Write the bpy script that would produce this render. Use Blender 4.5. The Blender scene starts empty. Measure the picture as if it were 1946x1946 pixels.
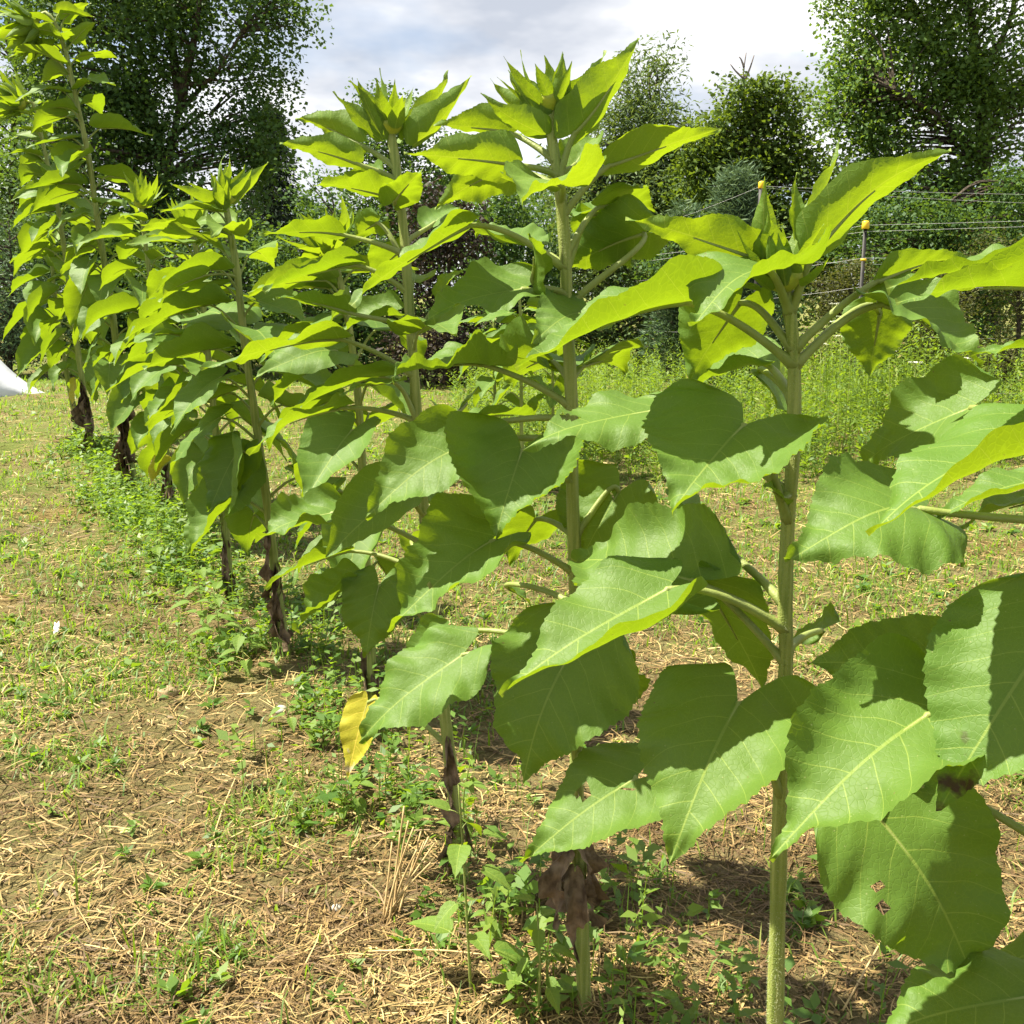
import bpy, math, random
import numpy as np
from mathutils import Vector, Matrix

# ------------------------------------------------------------------ camera, sky, sun, exposure
scene = bpy.context.scene
col = scene.collection
rng = np.random.default_rng(11)
random.seed(11)
R = math.radians

F = 1951.0                      # focal length in photograph pixels
PITCH = R(11.95)
CAMH = 1.4
cam_d = bpy.data.cameras.new('camera')
cam_d.sensor_width = 36.0
cam_d.lens = 36.0 * F / 1946.0
cam_d.clip_start = 0.05
cam_d.clip_end = 2000
cam = bpy.data.objects.new('camera', cam_d)
col.objects.link(cam)
cam.location = (0, 0, CAMH)
cam.rotation_euler = (R(90) - PITCH, 0, 0)
scene.camera = cam

SUN_EL, SUN_AZ = R(61), R(-86)   # azimuth measured from +Y (into the picture), negative = left
world = bpy.data.worlds.new('World')
scene.world = world
world.use_nodes = True
wn, wl = world.node_tree.nodes, world.node_tree.links
wn.clear()
w_out = wn.new('ShaderNodeOutputWorld')
w_bg = wn.new('ShaderNodeBackground')
w_bg.inputs['Strength'].default_value = 0.05
w_sky = wn.new('ShaderNodeTexSky')
w_sky.sky_type = 'NISHITA'
w_sky.sun_disc = False
w_sky.sun_elevation = SUN_EL
w_sky.sun_rotation = SUN_AZ
w_sky.altitude = 200
w_sky.air_density = 1.0
w_sky.dust_density = 1.6
w_sky.ozone_density = 1.5
# broken cloud cover: noise over the plane of the cloud layer
w_tc = wn.new('ShaderNodeTexCoord')
w_sep = wn.new('ShaderNodeSeparateXYZ')
wl.new(w_tc.outputs['Generated'], w_sep.inputs[0])
def wmath(op, a, b=None):
    n = wn.new('ShaderNodeMath'); n.operation = op
    for i, v in enumerate((a, b)):
        if v is None: continue
        if isinstance(v, (int, float)): n.inputs[i].default_value = v
        else: wl.new(v, n.inputs[i])
    return n.outputs[0]
w_h = wmath('ADD', wmath('MAXIMUM', w_sep.outputs['Z'], 0.0), 0.22)
w_cx = wmath('DIVIDE', w_sep.outputs['X'], w_h)
w_cy = wmath('DIVIDE', w_sep.outputs['Y'], w_h)
w_cmb = wn.new('ShaderNodeCombineXYZ')
wl.new(w_cx, w_cmb.inputs[0]); wl.new(w_cy, w_cmb.inputs[1])
w_cmb.inputs[2].default_value = 3.7
def wnoise(scale, detail, rough, dist, off):
    m = wn.new('ShaderNodeMapping'); m.inputs['Location'].default_value = off
    wl.new(w_cmb.outputs[0], m.inputs['Vector'])
    n = wn.new('ShaderNodeTexNoise'); n.inputs['Scale'].default_value = scale
    n.inputs['Detail'].default_value = detail; n.inputs['Roughness'].default_value = rough
    n.inputs['Distortion'].default_value = dist
    wl.new(m.outputs[0], n.inputs['Vector'])
    return n.outputs['Fac']
def wramp(fac, stops):
    r = wn.new('ShaderNodeValToRGB'); wl.new(fac, r.inputs[0])
    e = r.color_ramp.elements
    e[0].position, e[0].color = stops[0]; e[1].position, e[1].color = stops[-1]
    for p, c in stops[1:-1]:
        k = e.new(p); k.color = c
    return r.outputs[0]
g = lambda v: (v, v, v, 1)
w_mask = wramp(wnoise(1.15, 5, 0.55, 0.0, (0.3, 0.9, 0)), [(0.315, g(0)), (0.51, g(1))])
w_tone = wramp(wnoise(1.7, 5, 0.55, 0.0, (7.2, 2.1, 0)),
               [(0.36, (3.8, 4.1, 4.7, 1)), (0.48, (5.6, 5.75, 6.1, 1)), (0.62, (9.0, 9.0, 9.0, 1))])
w_mix = wn.new('ShaderNodeMix'); w_mix.data_type = 'RGBA'
wl.new(w_mask, w_mix.inputs['Factor'])
wl.new(w_sky.outputs[0], w_mix.inputs['A']); wl.new(w_tone, w_mix.inputs['B'])
wl.new(w_mix.outputs['Result'], w_bg.inputs['Color'])
wl.new(w_bg.outputs[0], w_out.inputs['Surface'])

sun_d = bpy.data.lights.new('sun', 'SUN')
sun_d.energy = 5.0
sun_d.angle = R(0.55)
sun_d.color = (1.0, 0.925, 0.77)
sun = bpy.data.objects.new('sun', sun_d)
col.objects.link(sun)
sdir = Vector((math.sin(SUN_AZ) * math.cos(SUN_EL), math.cos(SUN_AZ) * math.cos(SUN_EL), math.sin(SUN_EL)))
sun.rotation_euler = sdir.to_track_quat('Z', 'Y').to_euler()
sun.location = sdir * 60

scene.view_settings.view_transform = 'Standard'
scene.view_settings.look = 'None'
scene.view_settings.gamma = 1
scene.view_settings.use_curve_mapping = False
scene.view_settings.exposure = 1.74
scene.cycles.max_bounces = 5
scene.cycles.diffuse_bounces = 3
scene.cycles.glossy_bounces = 2
scene.cycles.transmission_bounces = 4

# ------------------------------------------------------------------ helpers
CP, SP = math.cos(PITCH), math.sin(PITCH)
def at(x, y, Y):
    """photo pixel (1946 space) on the vertical plane at distance Y"""
    u, v = (x - 973.0) / F, (973.0 - y) / F
    t = Y / (CP + v * SP)
    return np.array([u * t, Y, CAMH + (-SP + v * CP) * t])
D = 1946.0 / 1932.0
def atd(x, y, Y): return at(x * D, y * D, Y)
def ground_at(x, y):
    u, v = (x - 973.0) / F, (973.0 - y) / F
    dz = -SP + v * CP
    t = -CAMH / dz
    return np.array([u * t, (CP + v * SP) * t, 0.0])
def nrm(v):
    v = np.asarray(v, float); return v / (np.linalg.norm(v) + 1e-12)

def vnoise(x, y, s, seed=0):
    x = np.asarray(x) * s + 1000.0; y = np.asarray(y) * s + 1000.0
    xi, yi = np.floor(x).astype(np.int64), np.floor(y).astype(np.int64)
    fx, fy = x - xi, y - yi
    fx = fx * fx * (3 - 2 * fx); fy = fy * fy * (3 - 2 * fy)
    def h(a, b):
        n = (a * 374761393 + b * 668265263 + seed * 362437) & 0x7fffffff
        n = ((n ^ (n >> 13)) * 1274126177) & 0x7fffffff
        return ((n ^ (n >> 16)) & 0xffff) / 65535.0
    return (h(xi, yi) * (1 - fx) + h(xi + 1, yi) * fx) * (1 - fy) + (h(xi, yi + 1) * (1 - fx) + h(xi + 1, yi + 1) * fx) * fy
def fbm(x, y, s, seed=0):
    return (vnoise(x, y, s, seed) + 0.5 * vnoise(x, y, s * 2.1, seed + 1) + 0.25 * vnoise(x, y, s * 4.3, seed + 2)) / 1.75
def row_dist(x, y):
    """signed distance (m) from the line of the sunflower row; negative = open ground on the left"""
    ax, ay = 0.415, 1.40
    d = nrm([-3.62 - ax, 8.76 - ay])
    return (np.asarray(x) - ax) * d[1] - (np.asarray(y) - ay) * d[0]
def gz(x, y):
    x = np.asarray(x, float); y = np.asarray(y, float)
    near = np.clip(1.0 - (np.hypot(x, y) - 25) / 30.0, 0, 1)
    z = (fbm(x, y, 0.7, 5) - 0.5) * 0.10 + (fbm(x, y, 5.0, 9) - 0.5) * 0.035 + (fbm(x, y, 16.0, 19) - 0.5) * 0.014
    z = z + 0.035 * np.exp(-(row_dist(x, y) / 0.22) ** 2)
    return z * near

def mesh_obj(name, V, Fc, mat, parent=None, smooth=True, uv=None, attr=None):
    V = np.ascontiguousarray(V, dtype=np.float32)
    me = bpy.data.meshes.new(name)
    if isinstance(Fc, np.ndarray):
        n, k = Fc.shape
        me.vertices.add(len(V)); me.vertices.foreach_set('co', V.ravel())
        me.loops.add(n * k); me.loops.foreach_set('vertex_index', np.ascontiguousarray(Fc, dtype=np.int32).ravel())
        me.polygons.add(n); me.polygons.foreach_set('loop_start', np.arange(0, n * k, k, dtype=np.int32))
    else:
        me.from_pydata([tuple(v) for v in V], [], Fc)
    me.update(calc_edges=True)
    if smooth:
        me.polygons.foreach_set('use_smooth', np.ones(len(me.polygons), dtype=bool))
    if uv is not None:
        li = np.empty(len(me.loops), dtype=np.int32); me.loops.foreach_get('vertex_index', li)
        l = me.uv_layers.new(name='UVMap')
        l.data.foreach_set('uv', np.ascontiguousarray(np.asarray(uv, dtype=np.float32)[li]).ravel())
    if attr is not None:
        a = me.attributes.new('rnd', 'FLOAT', 'POINT')
        a.data.foreach_set('value', np.ascontiguousarray(attr, dtype=np.float32))
    me.materials.append(mat)
    o = bpy.data.objects.new(name, me)
    col.objects.link(o)
    if parent is not None: o.parent = parent
    return o
def thing(name, label, cat, loc, group=None):
    o = bpy.data.objects.new(name, None); col.objects.link(o)
    o.empty_display_size = 0.1
    o.location = tuple(float(c) for c in loc)
    o['label'] = label; o['category'] = cat
    if group: o['group'] = group
    return o
def tag(o, label, cat=None, group=None, kind=None):
    o['label'] = label
    if cat: o['category'] = cat
    if group: o['group'] = group
    if kind: o['kind'] = kind
    return o

def smooth_path(P, n):
    """Catmull-Rom through the points P"""
    P = np.asarray(P, float)
    if len(P) == 2:
        t = np.linspace(0, 1, n)[:, None]; return P[0] * (1 - t) + P[1] * t
    Q = np.vstack([2 * P[0] - P[1], P, 2 * P[-1] - P[-2]])
    seg = np.linalg.norm(np.diff(P, axis=0), axis=1); cum = np.concatenate([[0], np.cumsum(seg)])
    out = []
    for s in np.linspace(0, cum[-1], n):
        i = min(int(np.searchsorted(cum, s, 'right') - 1), len(P) - 2)
        t = (s - cum[i]) / max(seg[i], 1e-9)
        a, b, c, d = Q[i], Q[i + 1], Q[i + 2], Q[i + 3]
        out.append(0.5 * ((2 * b) + (-a + c) * t + (2 * a - 5 * b + 4 * c - d) * t * t + (-a + 3 * b - 3 * c + d) * t ** 3))
    return np.array(out)
def tube(path, rad, sides=8, ridge=None, cap=True):
    """verts, quad faces of a tube along path; ridge(angle, i) scales the radius"""
    path = np.asarray(path, float); n = len(path)
    rad = np.broadcast_to(np.asarray(rad, float), (n,))
    T = np.gradient(path, axis=0); T /= np.linalg.norm(T, axis=1)[:, None] + 1e-12
    ref = np.array([0.0, 0, 1]) if abs(T[0][2]) < 0.8 else np.array([0.0, 1, 0])
    N = np.zeros_like(T); N[0] = nrm(np.cross(ref, T[0]))
    for i in range(1, n):
        v = N[i - 1] - T[i] * np.dot(N[i - 1], T[i]); N[i] = nrm(v)
    B = np.cross(T, N)
    a = np.linspace(0, 2 * math.pi, sides, endpoint=False)
    V = np.zeros((n, sides, 3))
    for i in range(n):
        r = rad[i] * (np.ones(sides) if ridge is None else ridge(a, i))
        V[i] = path[i] + (N[i][None] * np.cos(a)[:, None] + B[i][None] * np.sin(a)[:, None]) * r[:, None]
    idx = np.arange(n * sides).reshape(n, sides)
    A = idx[:-1]; Bq = idx[1:]
    q = np.stack([A, np.roll(A, -1, 1), np.roll(Bq, -1, 1), Bq], axis=-1).reshape(-1, 4)
    V = V.reshape(-1, 3)
    if cap:
        c0, c1 = len(V), len(V) + 1
        V = np.vstack([V, path[0], path[-1]])
        e = []
        for k in range(0, sides, 2):
            e.append([idx[0, k], c0, idx[0, (k + 2) % sides], idx[0, (k + 1) % sides]][::1])
            e.append([idx[-1, k], idx[-1, (k + 1) % sides], idx[-1, (k + 2) % sides], c1])
        q = np.vstack([q, np.array(e)])
    return V, q
class Join:
    def __init__(s): s.V, s.Q, s.A, s.n = [], [], [], 0
    def add(s, V, Q, a=0.0):
        s.V.append(V); s.Q.append(Q + s.n); s.A.append(np.full(len(V), a)); s.n += len(V)
    def build(s, name, mat, parent=None, smooth=True):
        return mesh_obj(name, np.vstack(s.V), np.vstack(s.Q), mat, parent, smooth, attr=np.concatenate(s.A))

# ------------------------------------------------------------------ materials
class M:
    """tiny node-tree writer"""
    def __init__(s, name):
        s.m = bpy.data.materials.new(name); s.m.use_nodes = True
        s.t = s.m.node_tree; s.t.nodes.clear(); s.out = s.t.nodes.new('ShaderNodeOutputMaterial')
    def n(s, typ, **kw):
        nd = s.t.nodes.new(typ)
        for k, v in kw.items():
            if hasattr(nd, k) and k not in nd.inputs: setattr(nd, k, v)
            else: s.set(nd, k, v)
        return nd
    def set(s, nd, k, v):
        i = nd.inputs[k]
        if isinstance(v, bpy.types.NodeSocket): s.t.links.new(v, i)
        else: i.default_value = v
    def math(s, op, a, b=0.0, c=0.0):
        nd = s.t.nodes.new('ShaderNodeMath'); nd.operation = op
        for i, v in enumerate((a, b, c)): s.set(nd, i, v)
        return nd.outputs[0]
    def mix(s, fac, a, b, blend='MIX'):
        nd = s.t.nodes.new('ShaderNodeMix'); nd.data_type = 'RGBA'; nd.blend_type = blend
        for k, v in (('Factor', fac), ('A', a), ('B', b)):
            i = [q for q in nd.inputs if q.name == k and (q.type == 'RGBA' or k == 'Factor' and q.type == 'VALUE')][0]
            if isinstance(v, bpy.types.NodeSocket): s.t.links.new(v, i)
            elif k == 'Factor': i.default_value = v
            else: i.default_value = (v[0], v[1], v[2], 1)
        return [o for o in nd.outputs if o.type == 'RGBA'][0]
    def ramp(s, fac, stops):
        nd = s.t.nodes.new('ShaderNodeValToRGB'); s.set(nd, 0, fac)
        e = nd.color_ramp.elements
        f = lambda c: (c, c, c, 1) if isinstance(c, (int, float)) else (c[0], c[1], c[2], 1)
        e[0].position, e[0].color = stops[0][0], f(stops[0][1]); e[1].position, e[1].color = stops[-1][0], f(stops[-1][1])
        for p, c in stops[1:-1]: k = e.new(p); k.color = f(c)
        return nd.outputs[0]
    def noise(s, vec, scale, detail=4, rough=0.55, dist=0.0):
        nd = s.n('ShaderNodeTexNoise'); s.set(nd, 'Scale', scale); s.set(nd, 'Detail', detail)
        s.set(nd, 'Roughness', rough); s.set(nd, 'Distortion', dist)
        if vec is not None: s.set(nd, 'Vector', vec)
        return nd.outputs['Fac']
    def coord(s, which='Object'): return s.n('ShaderNodeTexCoord').outputs[which]
    def surf(s, sh): s.t.links.new(sh, s.out.inputs['Surface']); return s.m
    def principled(s, color, rough=0.6, spec=0.4, normal=None, **kw):
        p = s.t.nodes.new('ShaderNodeBsdfPrincipled')
        s.set(p, 'Base Color', color if isinstance(color, bpy.types.NodeSocket) else (*color, 1))
        s.set(p, 'Roughness', rough); s.set(p, 'Specular IOR Level', spec)
        if normal is not None: s.set(p, 'Normal', normal)
        for k, v in kw.items(): s.set(p, k, v)
        return p.outputs[0]
    def leafmix(s, color, tcolor, fac, rough, spec, normal=None):
        p = s.principled(color, rough, spec, normal)
        t = s.t.nodes.new('ShaderNodeBsdfTranslucent')
        s.set(t, 'Color', tcolor if isinstance(tcolor, bpy.types.NodeSocket) else (*tcolor, 1))
        if normal is not None: s.set(t, 'Normal', normal)
        x = s.t.nodes.new('ShaderNodeMixShader'); s.set(x, 0, fac)
        s.t.links.new(p, x.inputs[1]); s.t.links.new(t.outputs[0], x.inputs[2])
        return x.outputs[0]
    def bump(s, h, strength, dist):
        b = s.n('ShaderNodeBump'); s.set(b, 'Height', h); s.set(b, 'Strength', strength); s.set(b, 'Distance', dist)
        return b.outputs[0]

def leaf_material(name, base, pale, trans, tfac=0.47, dry=None, blotch=0.0):
    m = M(name)
    uv = m.coord('UV')
    wob = m.noise(uv, 5, 0)
    sp = m.n('ShaderNodeSeparateXYZ'); m.set(sp, 0, uv)
    x0, y0 = sp.outputs[0], sp.outputs[1]
    y = m.math('ADD', y0, m.math('MULTIPLY', m.math('SUBTRACT', wob, 0.5), 0.035))
    ax = m.math('ABSOLUTE', x0)
    side = m.math('GREATER_THAN', x0, 0.0)
    mid = m.ramp(m.math('DIVIDE', ax, m.math('ADD', m.math('MULTIPLY', m.math('SUBTRACT', 1.0, y0), 0.009), 0.0035)),
                 [(0.6, 1.0), (1.0, 0.0)])
    ph = m.math('ADD', m.math('MULTIPLY', m.math('SUBTRACT', y, m.math('ADD', m.math('MULTIPLY', ax, 0.50), m.math('MULTIPLY', m.math('MULTIPLY', ax, ax), 1.1))), 5.6),
                m.math('MULTIPLY', side, 0.33))
    fr = m.math('ABSOLUTE', m.math('SUBTRACT', m.math('FRACT', m.math('ADD', ph, 100.5)), 0.5))
    wid = m.math('ADD', 0.006, m.math('MULTIPLY', m.math('MAXIMUM', m.math('SUBTRACT', 0.42, ax), 0.0), 0.045))
    sec = m.ramp(m.math('DIVIDE', fr, wid), [(0.55, 1.0), (1.0, 0.0)])
    vor = m.n('ShaderNodeTexVoronoi', feature='DISTANCE_TO_EDGE'); m.set(vor, 'Vector', uv); m.set(vor, 'Scale', 34.0)
    ter = m.ramp(vor.outputs['Distance'], [(0.0, 1.0), (0.09, 0.0)])
    vein = m.math('MAXIMUM', mid, m.math('MULTIPLY', sec, 0.95))
    oi = m.n('ShaderNodeObjectInfo').outputs['Random']
    tone = m.noise(uv, 3.6, 2)
    c = m.mix(m.math('MULTIPLY', tone, 0.8), base, tuple(v * 1.5 for v in base))
    c = m.mix(m.math('MULTIPLY', oi, 0.55), c, pale)
    c = m.mix(m.math('MULTIPLY', ter, 0.22), c, (pale[0] * 1.3, pale[1] * 1.2, pale[2] * 1.3))
    c = m.mix(m.math('MULTIPLY', vein, 0.72), c, (pale[0] * 2.3, pale[1] * 1.8, pale[2] * 2.0))
    speck = m.ramp(m.noise(uv, 85, 0), [(0.80, 0.0), (0.83, 1.0)])
    c = m.mix(m.math('MULTIPLY', speck, 0.55), c, (0.34, 0.36, 0.16))
    t = m.mix(m.math('MULTIPLY', tone, 0.7), trans, tuple(v * 0.72 for v in trans))
    t = m.mix(m.math('MULTIPLY', ter, 0.36), t, tuple(v * 1.3 for v in trans))
    t = m.mix(m.math('MULTIPLY', oi, 0.4), t, (trans[0] * 0.72, trans[1] * 0.85, trans[2]))
    t = m.mix(m.math('MULTIPLY', vein, 0.5), t, (trans[0] * 1.05, trans[1] * 0.95, trans[2] * 3))
    spot = m.ramp(m.noise(uv, 19, 1), [(0.775, 0.0), (0.80, 1.0)])
    c = m.mix(m.math('MULTIPLY', spot, 0.7), c, (0.16, 0.11, 0.045)); t = m.mix(m.math('MULTIPLY', spot, 0.7), t, (0.12, 0.08, 0.02))
    if dry is not None:
        k = m.ramp(m.math('ADD', m.math('MULTIPLY', m.noise(uv, 4.5, 6), 0.9), m.math('MULTIPLY', y0, 0.42)), [(0.78, 0.0), (0.87, 1.0)])
        c = m.mix(k, c, dry); t = m.mix(k, t, tuple(v * 0.7 for v in dry))
    nb = m.bump(m.math('ADD', m.math('MULTIPLY', fr, 0.55), m.math('SUBTRACT', m.math('MULTIPLY', m.noise(uv, 9, 2), 1.2), m.math('MULTIPLY', ter, 0.13))), 0.24, 0.008)
    return m.surf(m.leafmix(c, t, tfac, 0.56, 0.34, nb))
MAT = {}
MAT['leaf'] = leaf_material('sunflower_leaf', (0.074, 0.150, 0.019), (0.108, 0.188, 0.030), (0.248, 0.345, 0.006), 0.42)
MAT['young'] = leaf_material('young_leaf', (0.105, 0.185, 0.026), (0.13, 0.215, 0.036), (0.272, 0.362, 0.006), 0.46)
MAT['yellow'] = leaf_material('yellow_leaf', (0.3864, 0.3600, 0.0300), (0.4140, 0.4000, 0.0600), (0.4232, 0.3800, 0.0100), 0.42, dry=(0.5060, 0.4200, 0.2700))
MAT['tipdry'] = leaf_material('scorched_leaf', (0.074, 0.150, 0.019), (0.108, 0.188, 0.030), (0.248, 0.345, 0.006), 0.42, dry=(0.06, 0.035, 0.02))

def simple(name, c1, c2, scale, rough=0.7, spec=0.3, bump=0.0, bd=0.01, stretch=None, **kw):
    m = M(name); v = m.coord('Object')
    if stretch:
        mp = m.n('ShaderNodeMapping'); m.set(mp, 'Vector', v); m.set(mp, 'Scale', stretch); v = mp.outputs[0]
    f = m.noise(v, scale, 5)
    c = m.mix(m.ramp(f, [(0.3, 0.0), (0.7, 1.0)]), c1, c2)
    nb = m.bump(f, bump, bd) if bump else None
    return m.surf(m.principled(c, rough, spec, nb, **kw))
def stem_material():
    m = M('sunflower_stem'); v = m.coord('Object')
    mp = m.n('ShaderNodeMapping'); m.set(mp, 'Vector', v); m.set(mp, 'Scale', (150, 150, 6))
    f = m.noise(mp.outputs[0], 1.0, 4)
    f2 = m.noise(v, 9, 4)
    c = m.mix(m.ramp(f, [(0.35, 0.0), (0.65, 1.0)]), (0.1809, 0.2384, 0.0433), (0.3427, 0.3834, 0.1084))
    c = m.mix(m.ramp(f2, [(0.60, 0.0), (0.80, 0.7)]), c, (0.13, 0.11, 0.03))
    mp2 = m.n('ShaderNodeMapping'); m.set(mp2, 'Vector', v); m.set(mp2, 'Scale', (70, 70, 1.6))
    c = m.mix(m.ramp(m.noise(mp2.outputs[0], 1.0, 3), [(0.66, 0.0), (0.70, 0.8)]), c, (0.06, 0.045, 0.02))
    nb = m.bump(m.noise(v, 420, 2), 0.5, 0.004)
    return m.surf(m.leafmix(c, (0.36, 0.44, 0.05), 0.16, 0.55, 0.4, nb))
MAT['stem'] = stem_material()
def petiole_material():
    m = M('petiole'); v = m.coord('Object')
    c = m.mix(m.ramp(m.noise(v, 30, 3), [(0.3, 0.0), (0.7, 1.0)]), (0.2295, 0.2805, 0.0638), (0.3060, 0.3570, 0.1190))
    return m.surf(m.leafmix(c, (0.42, 0.52, 0.04), 0.30, 0.5, 0.4, m.bump(m.noise(v, 300, 2), 0.3, 0.003)))
MAT['petiole'] = petiole_material()
m_b = M('bristle'); MAT['bristle'] = m_b.surf(m_b.leafmix((0.45, 0.48, 0.32), (0.5, 0.5, 0.3), 0.4, 0.6, 0.3))
MAT['budcore'] = simple('bud_core', (0.36, 0.36, 0.03), (0.22, 0.30, 0.04), 60, 0.6, 0.3, 0.6, 0.006)
MAT['deadleaf'] = simple('dead_leaf', (0.045, 0.030, 0.019), (0.26, 0.19, 0.125), 30, 0.9, 0.15, 0.9, 0.01)

def rnd_leafy(name, cols, trans, tfac, rough=0.5, spec=0.4, stops=None):
    """foliage mesh with a per-piece random attribute 'rnd' choosing its tone"""
    m = M(name)
    a = m.n('ShaderNodeAttribute', attribute_name='rnd').outputs['Fac']
    k = len(cols)
    c = m.ramp(a, [((i / (k - 1)) if stops is None else stops[i], cols[i]) for i in range(k)])
    t = m.mix(a, trans, tuple(v * 0.75 for v in trans))
    return m.surf(m.leafmix(c, t, tfac, rough, spec))
MAT['straw'] = rnd_leafy('straw', [(0.0884, 0.0538, 0.0211), (0.2079, 0.1344, 0.0527), (0.3533, 0.2527, 0.0966), (0.5197, 0.4086, 0.1668)], (0.3118, 0.2365, 0.0878), 0.12, 0.6, 0.3, [0, 0.35, 0.75, 1])
MAT['grass'] = rnd_leafy('grass_blades', [(0.0572, 0.1265, 0.0135), (0.1000, 0.1815, 0.0185), (0.1812, 0.2419, 0.0337), (0.3051, 0.3079, 0.0842)], (0.2861, 0.4618, 0.0168), 0.42, 0.5, 0.4, [0, 0.5, 0.86, 1])
MAT['weedleaf'] = rnd_leafy('weed_leaves', [(0.0517, 0.1190, 0.0198), (0.0880, 0.1708, 0.0252), (0.1449, 0.2173, 0.0315)], (0.3105, 0.4761, 0.0180), 0.42, 0.5, 0.4)
MAT['meadow'] = rnd_leafy('meadow_leaves', [(0.0561, 0.1100, 0.0209), (0.0935, 0.1678, 0.0247), (0.1776, 0.2307, 0.0285), (0.2057, 0.1678, 0.0475)], (0.2991, 0.4405, 0.0190), 0.42, 0.55, 0.3, [0, 0.45, 0.93, 1])

def ground_material():
    m = M('ground'); v = m.coord('Object')
    n1 = m.noise(v, 1.1, 6, 0.6)
    n2 = m.noise(v, 9, 6, 0.65)
    n3 = m.noise(v, 70, 5, 0.7)
    soil = m.mix(m.ramp(n3, [(0.30, 0.0), (0.72, 1.0)]), (0.0636, 0.0441, 0.0186), (0.2451, 0.1865, 0.0850))
    soil = m.mix(m.ramp(n2, [(0.45, 0.0), (0.75, 1.0)]), soil, (0.2722, 0.2248, 0.1092))
    # grassier away from the trodden strip
    sp = m.n('ShaderNodeSeparateXYZ'); m.set(sp, 0, v)
    far = m.ramp(m.math('DIVIDE', sp.outputs[1], 40.0), [(0.05, 0.10), (0.16, 0.70), (0.4, 1.0)])
    gm = m.math('MULTIPLY', m.ramp(n1, [(0.36, 0.0), (0.6, 1.0)]), far)
    gcol = m.mix(m.ramp(n3, [(0.3, 0.0), (0.7, 1.0)]), (0.0590, 0.1020, 0.0144), (0.1673, 0.2160, 0.0405))
    c = m.mix(gm, soil, gcol)
    red = m.math('MULTIPLY', m.ramp(m.noise(v, 0.55, 3), [(0.60, 0.0), (0.68, 1.0)]), 0.45)
    c = m.mix(red, c, (0.24, 0.10, 0.05))
    h = m.math('ADD', m.math('MULTIPLY', n2, 0.5), m.math('MULTIPLY', n3, 0.6))
    return m.surf(m.principled(c, 0.95, 0.12, m.bump(h, 1.0, 0.05)))
MAT['ground'] = ground_material()

# ------------------------------------------------------------------ the setting: ground sheet to the horizon
def axis(lo, hi, near_lo, near_hi, step):
    a = list(np.arange(near_lo, near_hi + 1e-6, step))
    s, p = step, near_hi
    while p < hi: s *= 1.22; p = min(p + s, hi); a.append(p)
    s, p, b = step, near_lo, []
    while p > lo: s *= 1.22; p = max(p - s, lo); b.append(p)
    return np.array(b[::-1] + a)
gx = axis(-700, 700, -5.0, 5.0, 0.05); gy = axis(-60, 900, 0.3, 10.0, 0.05)
XX, YY = np.meshgrid(gx, gy)
GV = np.stack([XX, YY, gz(XX, YY)], -1).reshape(-1, 3)
ii = np.arange(len(gx) * len(gy)).reshape(len(gy), len(gx))
GQ = np.stack([ii[:-1, :-1], ii[:-1, 1:], ii[1:, 1:], ii[1:, :-1]], -1).reshape(-1, 4)
o = mesh_obj('ground', GV, GQ, MAT['ground'])
o['kind'] = 'structure'

# ------------------------------------------------------------------ sunflower leaves
def leaf_grid(rows, cols, w, lobe=0.26, teeth=None, seed=0, serr=0.036):
    """heart-shaped serrated blade: row 0 is the sinus edge, the last row the drawn-out tip"""
    r = np.random.default_rng(seed)
    tau = np.linspace(0, 1, rows)
    t = 0.45 * tau + 0.55 * tau ** 1.5
    a, b = 0.36 + r.uniform(-0.04, 0.04), 1.18 + r.uniform(-0.12, 0.18)
    t0 = 0.022 if lobe > 0.12 else 0.010
    prof = ((t + t0) / (1 + t0)) ** a * (1 - t) ** b
    prof = prof / prof.max()
    prof = prof * (1 - 0.30 * np.exp(-((t - 0.84) / 0.14) ** 2))
    W = 0.5 * w * prof
    s = np.linspace(-1, 1, cols)
    s = np.sign(s) * np.abs(s) ** 0.9
    SS, TT = np.meshgrid(s, t)
    x = SS * W[:, None]
    sa = np.abs(SS)
    y = TT - lobe * (1 - TT) ** 3.0 * np.sin(0.80 * math.pi * sa ** 0.95)
    # forward pointing teeth along the margin
    per = 3
    saw = (np.arange(rows) % per) / (per - 1.0)
    amp = serr * (0.5 + 1.0 * r.random(rows // per + 1))[np.arange(rows) // per]
    env = np.clip((1 - t) * 6, 0, 1) * np.clip(t * 12, 0, 1)
    for cidx, sg in ((0, -1), (cols - 1, 1)):
        sh = np.roll(saw, r.integers(0, per)) * env
        x[:, cidx] += sg * amp * sh * 0.32 * w
        y[:, cidx] += amp * sh * 0.22
    x = np.where(SS > 0, x * r.uniform(0.93, 1.06), x * r.uniform(0.93, 1.06))   # uneven halves
    return SS, TT, x, y
CAMP = np.array([0, 0, CAMH])
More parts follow.
